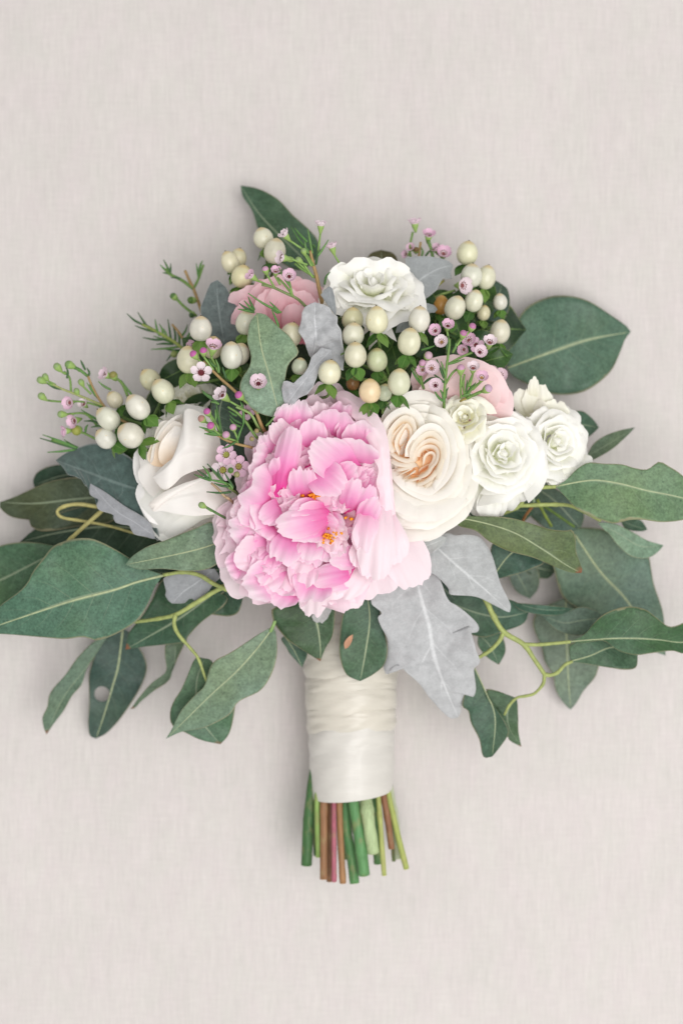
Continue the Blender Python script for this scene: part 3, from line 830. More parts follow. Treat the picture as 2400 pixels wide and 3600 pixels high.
dusty('dark felted leaf with pale scalloped lower edge at far left',
      [(520, 1728), (420, 1700), (310, 1660), (197, 1618)],
      [(500, 1660), (470, 1620), (439, 1596), (388, 1575), (332, 1558), (276, 1573), (230, 1594)],
      [(560, 1885), (541, 1893), (510, 1884), (474, 1877), (462, 1862), (454, 1846), (430, 1842), (408, 1835), (400, 1822), (398, 1808), (376, 1800), (350, 1792), (340, 1775), (346, 1755), (330, 1746), (318, 1735), (317, 1715), (300, 1706), (292, 1688), (280, 1682), (262, 1674), (240, 1668), (224, 1645)],
      (480, 440, 330), (0.095, 0.150, 0.135), m='velvet_dark', fold=-0.02, nu=10, nv=120, smooth=True, wave=0.05)
dusty('pale underside lobes folded below the dark felted leaf',
      [(545, 1885), (480, 1840), (400, 1790), (318, 1700)], [(520, 1830), (440, 1780), (370, 1730)],
      [(541, 1895), (510, 1887), (474, 1879), (462, 1864), (454, 1848), (430, 1844), (408, 1837), (400, 1824), (398, 1810), (376, 1802), (350, 1794), (340, 1777), (346, 1757), (330, 1748), (316, 1737), (315, 1717)],
      (492, 470, 420), (0.34, 0.35, 0.37), fold=0.0, nu=6, nv=110, smooth=True, wave=0.06)
dusty('small lobed grey leaf under the rust pointed leaf at lower left',
      [(755, 2000), (690, 2050), (640, 2085), (606, 2122)], [(660, 2000), (600, 2016), (574, 2034), (577, 2052), (584, 2078), (580, 2092), (592, 2112)], [(775, 2030), (752, 2051), (735, 2076), (718, 2091), (704, 2108), (689, 2116), (676, 2104), (664, 2106), (650, 2120), (636, 2122)],
      (420, 410, 390), (0.34, 0.355, 0.37), nu=6)
dusty('dark velvety grey leaf standing behind the left berries',
      [(790, 1215), (775, 1130), (765, 1050), (764, 984)], [(730, 1190), (706, 1105), (704, 1079), (714, 1055), (721, 1038), (730, 1015), (740, 995)], [(850, 1190), (842, 1150), (850, 1110), (840, 1085), (818, 1059), (808, 1033), (795, 1010), (782, 998)],
      (480, 460, 420), (0.175, 0.215, 0.21), m='velvet_dark', nu=7, fold=0.1)
dusty('upright silver leaf in the middle with a curled crinkled rim',
      [(1095, 1260), (1110, 1200), (1105, 1130), (1108, 1062)], [(1086, 1248), (1065, 1191), (1050, 1165), (1054, 1145), (1060, 1120), (1058, 1100), (1072, 1080), (1090, 1068)], [(1205, 1300), (1212, 1232), (1205, 1205), (1200, 1160), (1188, 1140), (1186, 1112), (1168, 1100), (1160, 1080), (1135, 1070)],
      (690, 720, 700), (0.47, 0.48, 0.49), fold=0.10, wave=0.16, nu=10, crinkle=0.25, cfreq=0.02)
dusty('wavy silver leaf curling over the top of the pink peony',
      [(1165, 1230), (1110, 1285), (1060, 1350), (1005, 1425)], [(1130, 1222), (1110, 1240), (1095, 1256), (1084, 1290), (1070, 1312), (1050, 1330), (1028, 1350), (1010, 1338), (997, 1341), (990, 1360), (992, 1385), (998, 1410)], [(1168, 1262), (1140, 1290), (1119, 1308), (1112, 1330), (1100, 1360), (1080, 1385), (1050, 1400), (1030, 1425)],
      (730, 760, 720), (0.42, 0.43, 0.445), fold=0.18, wave=0.2, nu=10, crinkle=0.28, cfreq=0.022)
dusty('broad grey leaf spreading right of the top white rose',
      [(1425, 1030), (1480, 980), (1540, 945), (1592, 932)], [(1425, 905), (1470, 900), (1509, 900), (1540, 906), (1565, 912), (1580, 920)], [(1448, 1075), (1470, 1060), (1489, 1054), (1512, 1038), (1535, 1018), (1545, 998), (1556, 976), (1568, 980), (1588, 979), (1584, 960)],
      (470, 450, 400), (0.33, 0.35, 0.355), fold=0.12, nu=7)
dusty('curled grey leaf lobe below the broad grey leaf beside the berries',
      [(1390, 1170), (1430, 1120), (1480, 1090), (1537, 1087)], [(1400, 1120), (1430, 1085), (1479, 1064), (1505, 1066), (1525, 1072)], [(1440, 1160), (1480, 1130), (1500, 1112), (1512, 1098), (1528, 1098)],
      (500, 500, 460), (0.30, 0.33, 0.33), nu=6, fold=0.2)
dusty('small grey leaf pressed against the left of the top white rose',
      [(1180, 1110), (1165, 1060), (1158, 1006)], [(1150, 1070), (1127, 1036), (1140, 1018)], [(1182, 1090), (1176, 1040), (1168, 1014)], (660, 660, 640), (0.30, 0.32, 0.33), nu=5, fold=0.1)
dusty('tiny pale lobed leaf under the bottom edge of the pink peony',
      [(1150, 2120), (1130, 2160), (1115, 2190)], [(1105, 2140), (1095, 2168), (1101, 2182)], [(1170, 2135), (1150, 2175), (1132, 2192), (1124, 2186)], (440, 440, 430), (0.46, 0.46, 0.45), nu=5, fold=0.1)

# ---------------------------------------------------------------- ribbon wrap and cut stems
WX, WZ = 1232, 178
def wrap_axis(y):
    t = (y - 2100) / 720
    return WX + 4 * t, 158 - 17 * smooth01((t - 0.25) / 0.75) - 12 * (1 - smooth01(t / 0.30))
root = thing('ribbon_wrap', 'ivory satin ribbon wound round the bouquet handle in overlapping turns', 'ribbon', P(1232, 2800, 20))
bands = [(2030, 2215, 6, 6), (2190, 2330, -10, 6), (2300, 2395, 12, 8), (2365, 2440, -9, 8), (2412, 2520, 13, 8), (2492, 2575, -6, 7), (2540, 2690, 7, 6), (2610, 2790, -15, 4)]
for bi, (y0, y1, tilt, bulge) in enumerate(bands):
    rows = []
    nv, nu = 22, 72
    for i in range(nv + 1):
        t = i / nv
        row = []
        for j in range(nu):
            a = 2 * math.pi * j / nu
            ca, sa = math.cos(a), math.sin(a)
            y = y0 + (y1 - y0) * t + tilt * ca + (30 * max(0, sa) if bi == 7 and t > 0.3 else 0) * (t - 0.3) / 0.7
            cx, R = wrap_axis(y)
            crease = noise.noise(Vector((ca * 1.1 + bi * 3, sa * 1.1, t * 3.4)))
            fine = noise.noise(Vector((ca * 2.4 + bi, sa * 2.4, t * 8 + bi)))
            amp = (1.0 if bi < 7 else 0.55)
            R2 = R + (bi % 3) * 1.2 + bulge * 0.8 * math.sin(math.pi * t) ** 0.6 + amp * (5.0 * crease + 1.2 * fine + 4.0 * noise.noise(Vector((ca * 0.9 + bi * 2, sa * 0.9, t * 3 + ca * 2.5)))) + (2.0 if bi == 7 else 0)
            if bi == 7:
                R2 += 5 * math.sin(math.pi * t) - 6 + (3.0 if sa > 0 and ca > 0.1 else 0) * smooth01((ca - 0.05) * 12)
            row.append(P(cx + R2 * ca, y, WZ + 0.96 * R2 * sa))
        rows.append(row)
    link('ribbon_turn', mesh_grid('ribbon_turn', rows, closed=True), M['ribbon'], root, (0.65, 0.615, 0.53) if bi < 6 else (0.645, 0.625, 0.575))

STEMS = [
    ('dark green stem at the far left of the cut ends', (1095, 2770), (1077, 3043), 19, 200, (0.06, 0.15, 0.05)),
    ('thin light green stem beside the far left dark stem', (1117, 2780), (1121, 3014), 11, 235, (0.24, 0.37, 0.10)),
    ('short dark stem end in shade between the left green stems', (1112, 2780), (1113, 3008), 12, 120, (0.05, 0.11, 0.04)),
    ('brown woody stem left of the two other brown stems', (1140, 2790), (1137, 3092), 13, 255, (0.30, 0.155, 0.075)),
    ('darker brown stem pressed against the left brown stem', (1163, 2790), (1158, 3099), 11, 230, (0.20, 0.095, 0.045)),
    ('slim pinkish red stem among the brown cut stems', (1174, 2790), (1174, 3100), 8.5, 285, (0.42, 0.13, 0.17)),
    ('brown stem with a frayed end right of the red stem', (1193, 2790), (1205, 3106), 11, 262, (0.34, 0.18, 0.08)),
    ('short thick green stem starting low between brown and green stems', (1214, 2880), (1246, 3106), 17, 215, (0.10, 0.25, 0.09)),
    ('longest bright green stem at the middle of the cut ends', (1238, 2780), (1280, 3077), 20, 262, (0.12, 0.29, 0.11)),
    ('thickest pale green stem cut shorter than its neighbours', (1284, 2780), (1312, 2998), 22, 280, (0.42, 0.53, 0.28)),
    ('dark green stem behind the thick pale stem', (1308, 2780), (1328, 3037), 15, 190, (0.09, 0.20, 0.07)),
    ('thin yellow green straight stem right of the pale stem', (1328, 2780), (1350, 3078), 8.5, 270, (0.40, 0.44, 0.14)),
    ('brown leaning stem near the right of the cut ends', (1346, 2770), (1376, 2985), 11, 240, (0.26, 0.12, 0.06)),
    ('pale whitish green stem at the far right under the wrap', (1372, 2760), (1402, 3020), 13, 160, (0.50, 0.55, 0.38)),
    ('yellow green stem splaying out furthest to the right', (1366, 2800), (1428, 3055), 10.5, 215, (0.38, 0.44, 0.12)),
    ('thin dark stem behind the splayed yellow green stem', (1368, 2800), (1384, 3028), 7, 130, (0.11, 0.15, 0.05)),
    ('hidden olive stem behind the middle green stems', (1226, 2780), (1222, 3020), 14, 120, (0.12, 0.19, 0.06)),
]
for lab, a, bb, r, z, c in STEMS:
    rr = rnd(hash(lab) % 1000 if False else len(lab) * 7 + int(a[0]))
    pts = [(WX + (a[0] - WX) * 0.85, 2660, 178 + (z - 178) * 0.5), (a[0], max(a[1], 2790), min(z, 250)), ((a[0] + bb[0]) / 2 + rr.uniform(-3, 3), (a[1] + bb[1]) / 2, z), (bb[0], bb[1], z + rr.uniform(-15, 15))]
    pp = [P(*p) for p in catmull(pts, 9)]
    sides = 12
    me = tube_world('flower_stem', pp, r * S, r * S * 0.97, sides, cap=True, prof=lambda t: 1 + 0.07 * noise.noise(Vector((t * 9, r, a[0]))) + 0.16 * max(0.0, math.cos(t * 7.5 + a[0])) ** 30)
    o = link('flower_stem', me, M['stem'], None, c)
    tag(o, lab, 'stem', 'cut stems below the ribbon')
    e, d = pp[-1], (pp[-1] - pp[-2]).normalized()
    cut = tube_world('cut_end', [e - d * 0.0001, e + d * 0.00018], r * S * 0.93, r * S * 0.88, sides)
    link('cut_end', cut, M['twig'], o, (min(1, c[0] * 1.2 + 0.2), min(1, c[1] * 1.1 + 0.19), c[2] + 0.11))

# ---------------------------------------------------------------- roses
rose('white_rose', 'open white rose facing up at the top centre', 1312, 962, 600, 172, (0.02, -0.66, 0.75), 21, 'white', seed=3, dome=0.50, flare=0.20, spin=0.4)
rose('spray_rose', 'full white spray rose with a clear spiral right of the peach centred rose', 1776, 1590, 650, 162, (0.10, -0.08, 1.0), 23, 'white', seed=5, dome=0.40, flare=0.14, spin=1.1, group='white spray roses')
rose('spray_rose', 'white spray rose at the far right of the head', 1975, 1545, 540, 142, (0.42, -0.12, 1.0), 20, 'white', seed=8, dome=0.42, flare=0.16, spin=2.0, group='white spray roses', ruffle=0.08)
rose('spray_rose', 'small greenish spray rose squeezed behind the peach centred rose', 1630, 1458, 690, 96, (-0.15, -0.25, 1.0), 14, 'cream', seed=11, dome=0.5, flare=0.14, group='white spray roses')
rose('spray_rose', 'half hidden cream rose behind the left berries', 640, 1385, 400, 110, (-0.3, -0.6, 0.8), 13, 'cream', seed=21, dome=0.4, flare=0.2, group='white spray roses')
thing('pink_rose', 'salmon pink rose half hidden by wax flowers at upper left', 'flower', P(985, 1090, 300), 'pink roses')
rose('pink_rose', 'smooth pale pink rose behind the right wax flowers', 1630, 1390, 440, 120, (0.1, -0.45, 0.9), 10, 'pinkpale', seed=17, dome=0.3, flare=0.06, group='pink roses', ruffle=0.03)

# a big smooth outer petal and loose petals of the right hand roses
def find(label):
    return [o for o in col.objects if o.get('label') == label][0]
r_pink = find('smooth pale pink rose behind the right wax flowers')
petal('petal', r_pink, 'pinkpale', (1600, 1440, 450), (1640, 1232, 590), 350, bulge=0.36, ruffle=0.02, notch=0.02, seed=91, wb=0.6)
petal('petal', r_pink, 'pinkpale', (1640, 1450, 440), (1755, 1300, 560), 260, bulge=0.36, ruffle=0.02, notch=0.02, seed=92, wb=0.6)
petal('petal', r_pink, 'pinkpale', (1600, 1450, 500), (1590, 1262, 612), 250, bulge=0.30, cup=0.2, ruffle=0.03, notch=0.03, seed=94, wb=0.6)
petal('petal', r_pink, 'pinkpale', (1650, 1450, 500), (1690, 1275, 606), 190, bulge=0.30, cup=0.2, ruffle=0.03, notch=0.03, seed=95, wb=0.6)
petal('petal', r_pink, 'pinkpale', (1580, 1440, 450), (1510, 1270, 560), 220, bulge=0.36, ruffle=0.02, notch=0.02, seed=93, wb=0.6)
tl = find('salmon pink rose half hidden by wax flowers at upper left')
for i, (bx, by, tx, ty, w, z, cu) in enumerate([(960, 1200, 862, 995, 200, 480, -0.02), (1040, 1200, 1085, 985, 230, 480, -0.02), (1000, 1200, 965, 968, 230, 500, 0.0), (1075, 1190, 1118, 1050, 170, 500, 0.0), (940, 1190, 838, 1060, 150, 500, 0), (990, 1200, 940, 1010, 150, 545, 0), (1030, 1200, 1060, 1015, 170, 550, 0), (1005, 1205, 992, 1000, 130, 575, 0), (1012, 1205, 1040, 1060, 80, 600, 0)]):
    petal('petal', tl, 'pink', (bx, by, z - 130), (tx, ty, z), w, bulge=0.10, cup=[-0.3, 0.3, -0.2, 0.2, -0.2, 0.4, 0.4, -0.5, -0.6][i], ruffle=0.07, notch=0.04, curl=cu, seed=160 + i, wb=0.5)
sp1 = find('full white spray rose with a clear spiral right of the peach centred rose')
for i, (bx, by, tx, ty, w) in enumerate([(1730, 1660, 1700, 1812, 150), (1770, 1690, 1765, 1790, 120), (1790, 1680, 1815, 1770, 110), (1690, 1690, 1655, 1790, 120), (1720, 1690, 1718, 1825, 90)]):
    petal('petal', sp1, 'white', (bx, by, 520), (tx, ty, 440 + 12 * i), w, bulge=0.18, ruffle=0.12, notch=0.12, seed=100 + i, wb=0.5)
sp2 = find('white spray rose at the far right of the head')
for i, (bx, by, tx, ty, w, z) in enumerate([(1900, 1640, 1905, 1700, 130, 470), (1960, 1640, 1975, 1708, 140, 475), (2010, 1610, 2050, 1670, 120, 470), (1900, 1500, 1880, 1335, 110, 420), (1870, 1480, 1830, 1360, 90, 420), (1930, 1500, 1945, 1395, 130, 430), (1870, 1430, 1878, 1318, 40, 440)]):
    petal('petal', sp2, 'white' if i < 3 else 'cream', (bx, by, z - 50), (tx, ty, z), w, bulge=0.2, ruffle=0.12, notch=0.12, seed=120 + i, wb=0.5)
tr = find('open white rose facing up at the top centre')
for i, (bx, by, tx, ty, w, z) in enumerate([(1310, 1000, 1310, 898, 260, 560), (1250, 1010, 1142, 1000, 170, 560), (1390, 1020, 1468, 1022, 150, 560), (1260, 1020, 1200, 1110, 150, 590), (1330, 1040, 1340, 1120, 230, 570), (1300, 1040, 1290, 1082, 220, 640)]):
    petal('petal', tr, 'white', (bx, by, z - 60), (tx, ty, z), w, bulge=0.25, ruffle=0.08, notch=0.08, seed=140 + i, wb=0.5)

# ---------------------------------------------------------------- garden rose with two peach pockets
gr = thing('garden_rose', 'large creamy white quartered rose with peach folded centre right of the peony', 'flower', P(1480, 1640, 300))
def Z5(pts):
    return [(1320 + x * 0.2466, 1340 + y * 0.2466) for x, y in pts]
GC = (1480, 1620)
OUT = [(1433, 1914, 210), (1542, 1886, 220), (1646, 1793, 200), (1645, 1710, 200), (1634, 1611, 210), (1613, 1510, 210), (1566, 1425, 190), (1510, 1372, 180), (1440, 1362, 170), (1380, 1440, 170), (1352, 1520, 160), (1350, 1640, 160), (1370, 1760, 170), (1395, 1860, 180)]
for i, (x, y, w) in enumerate(OUT):
    bx, by = GC[0] + (x - GC[0]) * 0.35, GC[1] + (y - GC[1]) * 0.35
    petal('petal', gr, 'garden', (bx, by, 430), (x, y, 560 + (i % 3) * 22), w * 1.4, bulge=0.34, ruffle=0.03, notch=0.02, curl=-0.05, seed=200 + i, wb=0.6, nu=12)
for i, (x, y, w) in enumerate(OUT):
    x2, y2 = GC[0] + (x - GC[0]) * 0.86, GC[1] + (y - GC[1]) * 0.86
    bx, by = GC[0] + (x - GC[0]) * 0.4, GC[1] + (y - GC[1]) * 0.4
    petal('petal', gr, 'garden', (bx, by, 480), (x2, y2, 640 + (i * 7 % 4) * 14), w * 1.3, bulge=0.36, ruffle=0.025, notch=0.0, curl=-0.06, seed=230 + i, wb=0.6, nu=12)
folds = [
    ('garden', [(250, 1900), (330, 2090), (450, 2180), (700, 2150), (950, 2050), (1150, 1920), (1300, 1740)], 640, 150, 0.2, 16, GC),
    ('garden', [(350, 1800), (400, 1960), (620, 1990), (860, 1940), (1080, 1800), (1250, 1600)], 656, 150, 0.2, 18, GC),
    ('garden', [(430, 1850), (300, 1650), (180, 1400), (130, 1100), (120, 800), (170, 560), (300, 380), (480, 260), (680, 240), (860, 320), (1010, 480)], 668, 150, 0.22, 16, GC),
    ('garden', [(960, 330), (1080, 520), (1170, 760), (1220, 1020), (1215, 1280), (1120, 1520), (960, 1700), (740, 1800), (480, 1800)], 664, 150, 0.22, 16, GC),
    ('garden', [(330, 1700), (560, 1790), (820, 1790), (1040, 1660), (1200, 1440), (1262, 1180)], 650, 140, 0.2, 18, GC),
    ('garden', [(200, 1400), (400, 1600), (650, 1700), (900, 1690), (1080, 1570), (1210, 1350), (1240, 1100)], 690, 140, 0.18, 14, GC),
    ('garden', [(260, 1250), (420, 1450), (640, 1590), (800, 1620), (980, 1560), (1100, 1420), (1180, 1200), (1180, 950), (1100, 720), (950, 520), (750, 400)], 705, 150, 0.2, 14, GC),
    ('garden', [(410, 1400), (560, 1480), (740, 1545), (850, 1480), (950, 1380), (1040, 1230), (1080, 1050), (1060, 850), (980, 680), (860, 580), (700, 540)], 712, 150, 0.2, 12, GC),
    ('garden', [(190, 960), (140, 800), (180, 620), (290, 500), (430, 450), (560, 500), (630, 640), (620, 800), (570, 930)], 712, 130, 0.2, 12, (1415, 1545)),
    ('peach', [(270, 1000), (215, 880), (240, 720), (320, 600), (420, 540), (510, 600), (540, 730), (500, 880), (440, 1010)], 714, 120, 0.2, 6, (1412, 1550)),
    ('peach', [(290, 990), (242, 900), (262, 780), (330, 690), (400, 610)], 700, 120, 0.1, 0, (1412, 1550)),
    ('peach', [(345, 1020), (310, 900), (350, 780), (400, 690), (440, 640), (485, 720), (470, 860), (420, 980)], 708, 110, 0.15, 4, (1418, 1550)),
    ('garden', [(490, 1080), (500, 960), (560, 840), (660, 720), (780, 670), (900, 720), (970, 850), (990, 1000), (960, 1200), (900, 1350), (800, 1500)], 720, 130, 0.16, 10, (1500, 1610)),
    ('peach', [(540, 1110), (545, 1000), (600, 890), (690, 800), (790, 760), (880, 820), (930, 930), (950, 1050), (920, 1210), (850, 1370)], 716, 130, 0.15, 6, (1502, 1610)),
    ('peach', [(560, 1150), (600, 1010), (680, 910), (760, 860), (850, 880), (920, 970), (925, 1100), (870, 1250), (780, 1400)], 712, 120, 0.14, 4, (1504, 1612)),
    ('peach', [(620, 1080), (640, 1010), (720, 950), (820, 950), (870, 1020), (850, 1130), (790, 1210), (720, 1300), (600, 1370)], 712, 120, 0.14, 3, (1504, 1612)),
    ('peach', [(690, 1180), (720, 1080), (780, 1030), (820, 1060), (800, 1140), (750, 1210)], 704, 100, 0.14, 2, (1506, 1610)),
    ('peach', [(230, 1010), (330, 1080), (450, 1110), (530, 1080)], 706, 110, 0.1, 6, (1440, 1590)),
    ('peach', [(215, 1100), (330, 1165), (450, 1170), (545, 1140)], 706, 110, 0.1, 6, (1440, 1595)),
    ('peach', [(290, 1250), (400, 1235), (500, 1190), (565, 1170)], 704, 110, 0.1, 5, (1440, 1600)),
    ('peach', [(325, 1330), (430, 1285), (540, 1215)], 700, 110, 0.1, 4, (1460, 1620)),
    ('peach', [(385, 1395), (480, 1330), (570, 1260)], 696, 100, 0.1, 3, (1460, 1640)),
    ('peach', [(430, 1410), (560, 1390), (680, 1330), (790, 1230)], 704, 110, 0.1, 5, (1490, 1650)),
    ('peach', [(560, 1470), (680, 1430), (790, 1340), (860, 1230)], 700, 110, 0.1, 5, (1490, 1650)),
    ('peach', [(680, 1500), (770, 1430), (840, 1330)], 694, 110, 0.1, 4, (1490, 1660)),
]
for i, (m, cv, zt, dp, ln, lip, ce) in enumerate(folds):
    fold('inner_petal', gr, m, Z5(cv), zt, dp * (0.42 if m == 'peach' else 0.5), ln + (0.2 if m == 'peach' else 0.14), ce, seed=i * 1.37, lip=lip * 1.4 + (6 if m == 'peach' else 5))
petal('petal', gr, 'garden', (1470, 1720, 560), (1440, 1880, 590), 200, bulge=0.25, ruffle=0.05, notch=0.02, seed=260, wb=0.7, curl=-0.1)
petal('petal', gr, 'garden', (1490, 1720, 590), (1500, 1842, 640), 270, bulge=0.3, ruffle=0.05, notch=0.02, seed=261, wb=0.7, curl=-0.1)
# rounded heart of short petaloids closing both pockets
rows = []
for a in range(13):
    v = a / 12
    rows.append([P(1478 + 108 * v * math.cos(b * 0.2618), 1605 + 135 * v * math.sin(b * 0.2618), 662 - 60 * v * v + 14 * noise.noise(Vector((v * 6 * math.cos(b * 0.2618), v * 6 * math.sin(b * 0.2618), 0.3)))) for b in range(24)])
rows.reverse()
link('rose_heart', mesh_grid('rose_heart', rows, closed=True), M['peach_heart'], gr)
for i in range(14):
    r = rnd(400 + i)
    a = i * 2.4
    q = math.sqrt((i + 0.5) / 14)
    x, y = 1475 + 62 * q * math.cos(a), 1605 + 95 * q * math.sin(a)
    petal('inner_petal', gr, 'peach', (x, y, 610), (x + r.uniform(-16, 16), y + r.uniform(-16, 16), 685), 58, bulge=0.1, ruffle=0.1, seed=400 + i, nrm=(math.cos(a), -math.sin(a), 0.2), nv=5, nu=3)

# ---------------------------------------------------------------- blush rose at the left
br = thing('blush_rose', 'big half closed blush white rose at the left of the peony', 'flower', P(650, 1680, 250))
BP = [
    # base, tip, w, bulge, m, curl
    ((680, 1640, 360), (600, 1432, 470), 300, 0.30, 'blush', 0), ((700, 1640, 360), (700, 1425, 460), 260, 0.30, 'blush', 0),
    ((690, 1720, 360), (500, 1530, 480), 260, 0.28, 'blush', 0), ((700, 1740, 350), (488, 1660, 480), 300, 0.30, 'blush', -0.05),
    ((720, 1760, 330), (500, 1800, 440), 300, 0.30, 'white', 0), ((690, 1740, 320), (560, 1900, 400), 270, 0.28, 'white', 0),
    ((740, 1700, 320), (660, 1862, 410), 240, 0.3, 'white', 0), ((740, 1700, 350), (735, 1825, 430), 200, 0.3, 'blush', 0),
]
for i, (b_, t_, w, bu, m, cu) in enumerate(BP):
    petal('petal', br, m, b_, t_, w, bulge=bu, ruffle=0.04, notch=0.02, curl=cu, seed=300 + i, wb=0.6, nv=14, nu=10)
def Z8(pts):
    return [(460 + x * 0.2423, 1360 + y * 0.2423) for x, y in pts]
leaf_big = [
    # midrib, one edge, other edge (each from base to tip), heights, material, arch
    ([(1200, 1700), (700, 1900), (380, 2230)], [(600, 1500), (300, 1350), (130, 1385), (160, 1500), (120, 1700), (250, 1990)], [(1300, 1850), (1050, 1925), (800, 2080), (560, 2200)], (500, 520, 430), 'white', 0.22),
    ([(700, 700), (760, 450), (800, 245)], [(560, 640), (470, 480), (500, 380), (620, 280)], [(1000, 700), (1180, 520), (1050, 330), (920, 262)], (480, 530, 530), 'blush', 0.15),
    ([(600, 1500), (330, 1100), (240, 600)], [(330, 1600), (130, 1360), (105, 1230), (140, 1150), (120, 1000), (175, 800), (195, 640)], [(560, 1250), (430, 900), (400, 700), (420, 500)], (500, 560, 520), 'blush_flat', 0.18),
    ([(620, 1150), (480, 850), (600, 480)], [(350, 1150), (235, 1020), (320, 780), (420, 520)], [(690, 950), (720, 700), (740, 540)], (555, 600, 585), 'peach_soft', -0.10),
    ([(640, 1150), (540, 880), (640, 560)], [(450, 1120), (400, 980), (450, 780)], [(690, 950), (720, 700), (730, 600)], (570, 622, 610), 'peach_soft', -0.10),
    ([(1350, 1050), (850, 950), (320, 1310)], [(1230, 560), (1020, 380), (800, 320), (750, 560), (690, 800), (640, 1000), (540, 1085), (420, 1190)], [(1300, 1150), (1000, 1200), (760, 1290), (620, 1420), (500, 1500), (400, 1430)], (560, 650, 640), 'blush_flat', 0.24),
    ([(1430, 1550), (900, 1560), (250, 1730)], [(1250, 1230), (1000, 1320), (700, 1425), (450, 1560), (270, 1680)], [(1380, 1800), (1000, 1870), (700, 1850), (450, 1800), (330, 1810)], (560, 650, 650), 'blush_flat', 0.24),
    ([(300, 1760), (650, 1520), (1180, 1265)], [(265, 1700), (430, 1555), (700, 1425), (1000, 1325)], [(340, 1810), (520, 1660), (760, 1500), (1020, 1370)], (664, 672, 640), 'blush_flat', 0.55),
]
for i, (mi, le, ri, zz, m, ar) in enumerate(leaf_big):
    me, _ = leaf_mesh('petal', Z8(mi), Z8(le), Z8(ri), zz, fold=0.0, arch=ar, wave=0.03, nv=40, nu=10, seed=i + 60, crinkle=0.05, cfreq=0.016)
    link('petal', me, M[m], br)
for i, cv in enumerate([[(535, 1625), (545, 1570), (570, 1515), (610, 1475), (640, 1462)], [(560, 1615), (570, 1575), (592, 1535), (622, 1500)]]):
    fold('inner_petal', br, 'blush_flat' if i < 1 else 'peach_soft', cv, [622, 626][i], [70, 60][i], 0.12, (640, 1590), seed=i + 2.2, lip=[8, 4][i])

# ---------------------------------------------------------------- peony
pe = thing('peony', 'big ruffled pink peony with deep pink heart and orange stamens in the middle', 'flower', P(1100, 1790, 260))
SIL = [(1143, 1367), (1224, 1385), (1301, 1431), (1347, 1492), (1367, 1577), (1373, 1730), (1400, 1850), (1400, 1950), (1350, 2050), (1247, 2140), (1163, 2130), (1094, 2160), (1041, 2132), (980, 2142), (888, 2135), (827, 2115), (778, 2066), (762, 2005), (770, 1944), (750, 1890), (748, 1830), (785, 1780), (819, 1714), (842, 1653), (865, 1592), (903, 1515), (957, 1446), (1041, 1388)]
PC = Vector((1105, 1775))
angs = sorted(((math.atan2(-(y - PC.y), x - PC.x), math.hypot(x - PC.x, y - PC.y)) for x, y in SIL))
def sil(a):
    a = (a + math.pi) % (2 * math.pi) - math.pi
    ex = [(angs[-1][0] - 2 * math.pi, angs[-1][1])] + angs + [(angs[0][0] + 2 * math.pi, angs[0][1])]
    for (a0, r0), (a1, r1) in zip(ex, ex[1:]):
        if a0 <= a <= a1:
            return r0 + (r1 - r0) * (a - a0) / (a1 - a0)
    return 300
r = rnd(77)
RINGS = [  # fraction of the outline, petals, tip height, width factor, material
    (0.99, 17, 630, 0.50, 'peony_pale'), (0.955, 20, 652, 0.42, 'peony_pale'), (0.91, 22, 668, 0.34, 'peony_pale'), (0.86, 23, 682, 0.34, 'peony'),
    (0.80, 23, 695, 0.36, 'peony'), (0.74, 21, 706, 0.36, 'peony'), (0.67, 19, 715, 0.40, 'peony'), (0.60, 17, 722, 0.44, 'peony'), (0.52, 14, 726, 0.50, 'peony'), (0.44, 11, 728, 0.50, 'peony'), (0.35, 9, 722, 0.60, 'peony')]
for ri, (f, n, zt, wf, m) in enumerate(RINGS):
    off = r.uniform(0, 6)
    for k in range(n):
        a = off + 2 * math.pi * (k + r.uniform(-0.25, 0.25)) / n
        R = sil(a) * f * r.uniform(0.95, 1.0)
        dx, dy = math.cos(a), -math.sin(a)
        a2 = a + r.uniform(-0.35, 0.35)
        # the flower opens a little towards the lower right: shallow there, high at the upper left
        z = zt + r.uniform(-25, 25) - 45 * max(0, math.cos(a + 0.9)) * f
        rb = R * (0.22 + 0.25 * f)
        base = (PC.x + math.cos(a2) * rb, PC.y - math.sin(a2) * rb, 430 + 60 * (1 - f))
        tip = (PC.x + dx * R, PC.y + dy * R, z)
        w = 2 * R * math.sin(math.pi / n) * 1.5 + 22
        petal('outer_petal' if ri < 2 else 'inner_petal', pe, m, base, tip, w, bulge=r.uniform(0.10, 0.30), cup=r.uniform(-0.15, 0.35), ruffle=r.uniform(0.10, 0.22), notch=r.uniform(0.03, 0.16), curl=r.uniform(-0.14, 0.06), seed=500 + ri * 40 + k, wb=0.45, tipround=0.30, nv=12, nu=8)

def pp(base, tip, w, bulge=0.2, m='peony', **kw):
    kw.setdefault('ruffle', 0.10)
    kw.setdefault('notch', 0.07)
    kw.setdefault('wb', 0.55)
    kw.setdefault('nv', 14)
    kw.setdefault('nu', 14)
    pp.i += 1
    base = (base[0], base[1], 680 + (base[2] - 680) * 0.7)
    tip = (tip[0], tip[1], 690 + (tip[2] - 690) * 0.72)
    return petal('inner_petal' if m == 'peony' else 'outer_petal', pe, m, base, tip, w, bulge=bulge, seed=900 + pp.i, **kw)
pp.i = 0
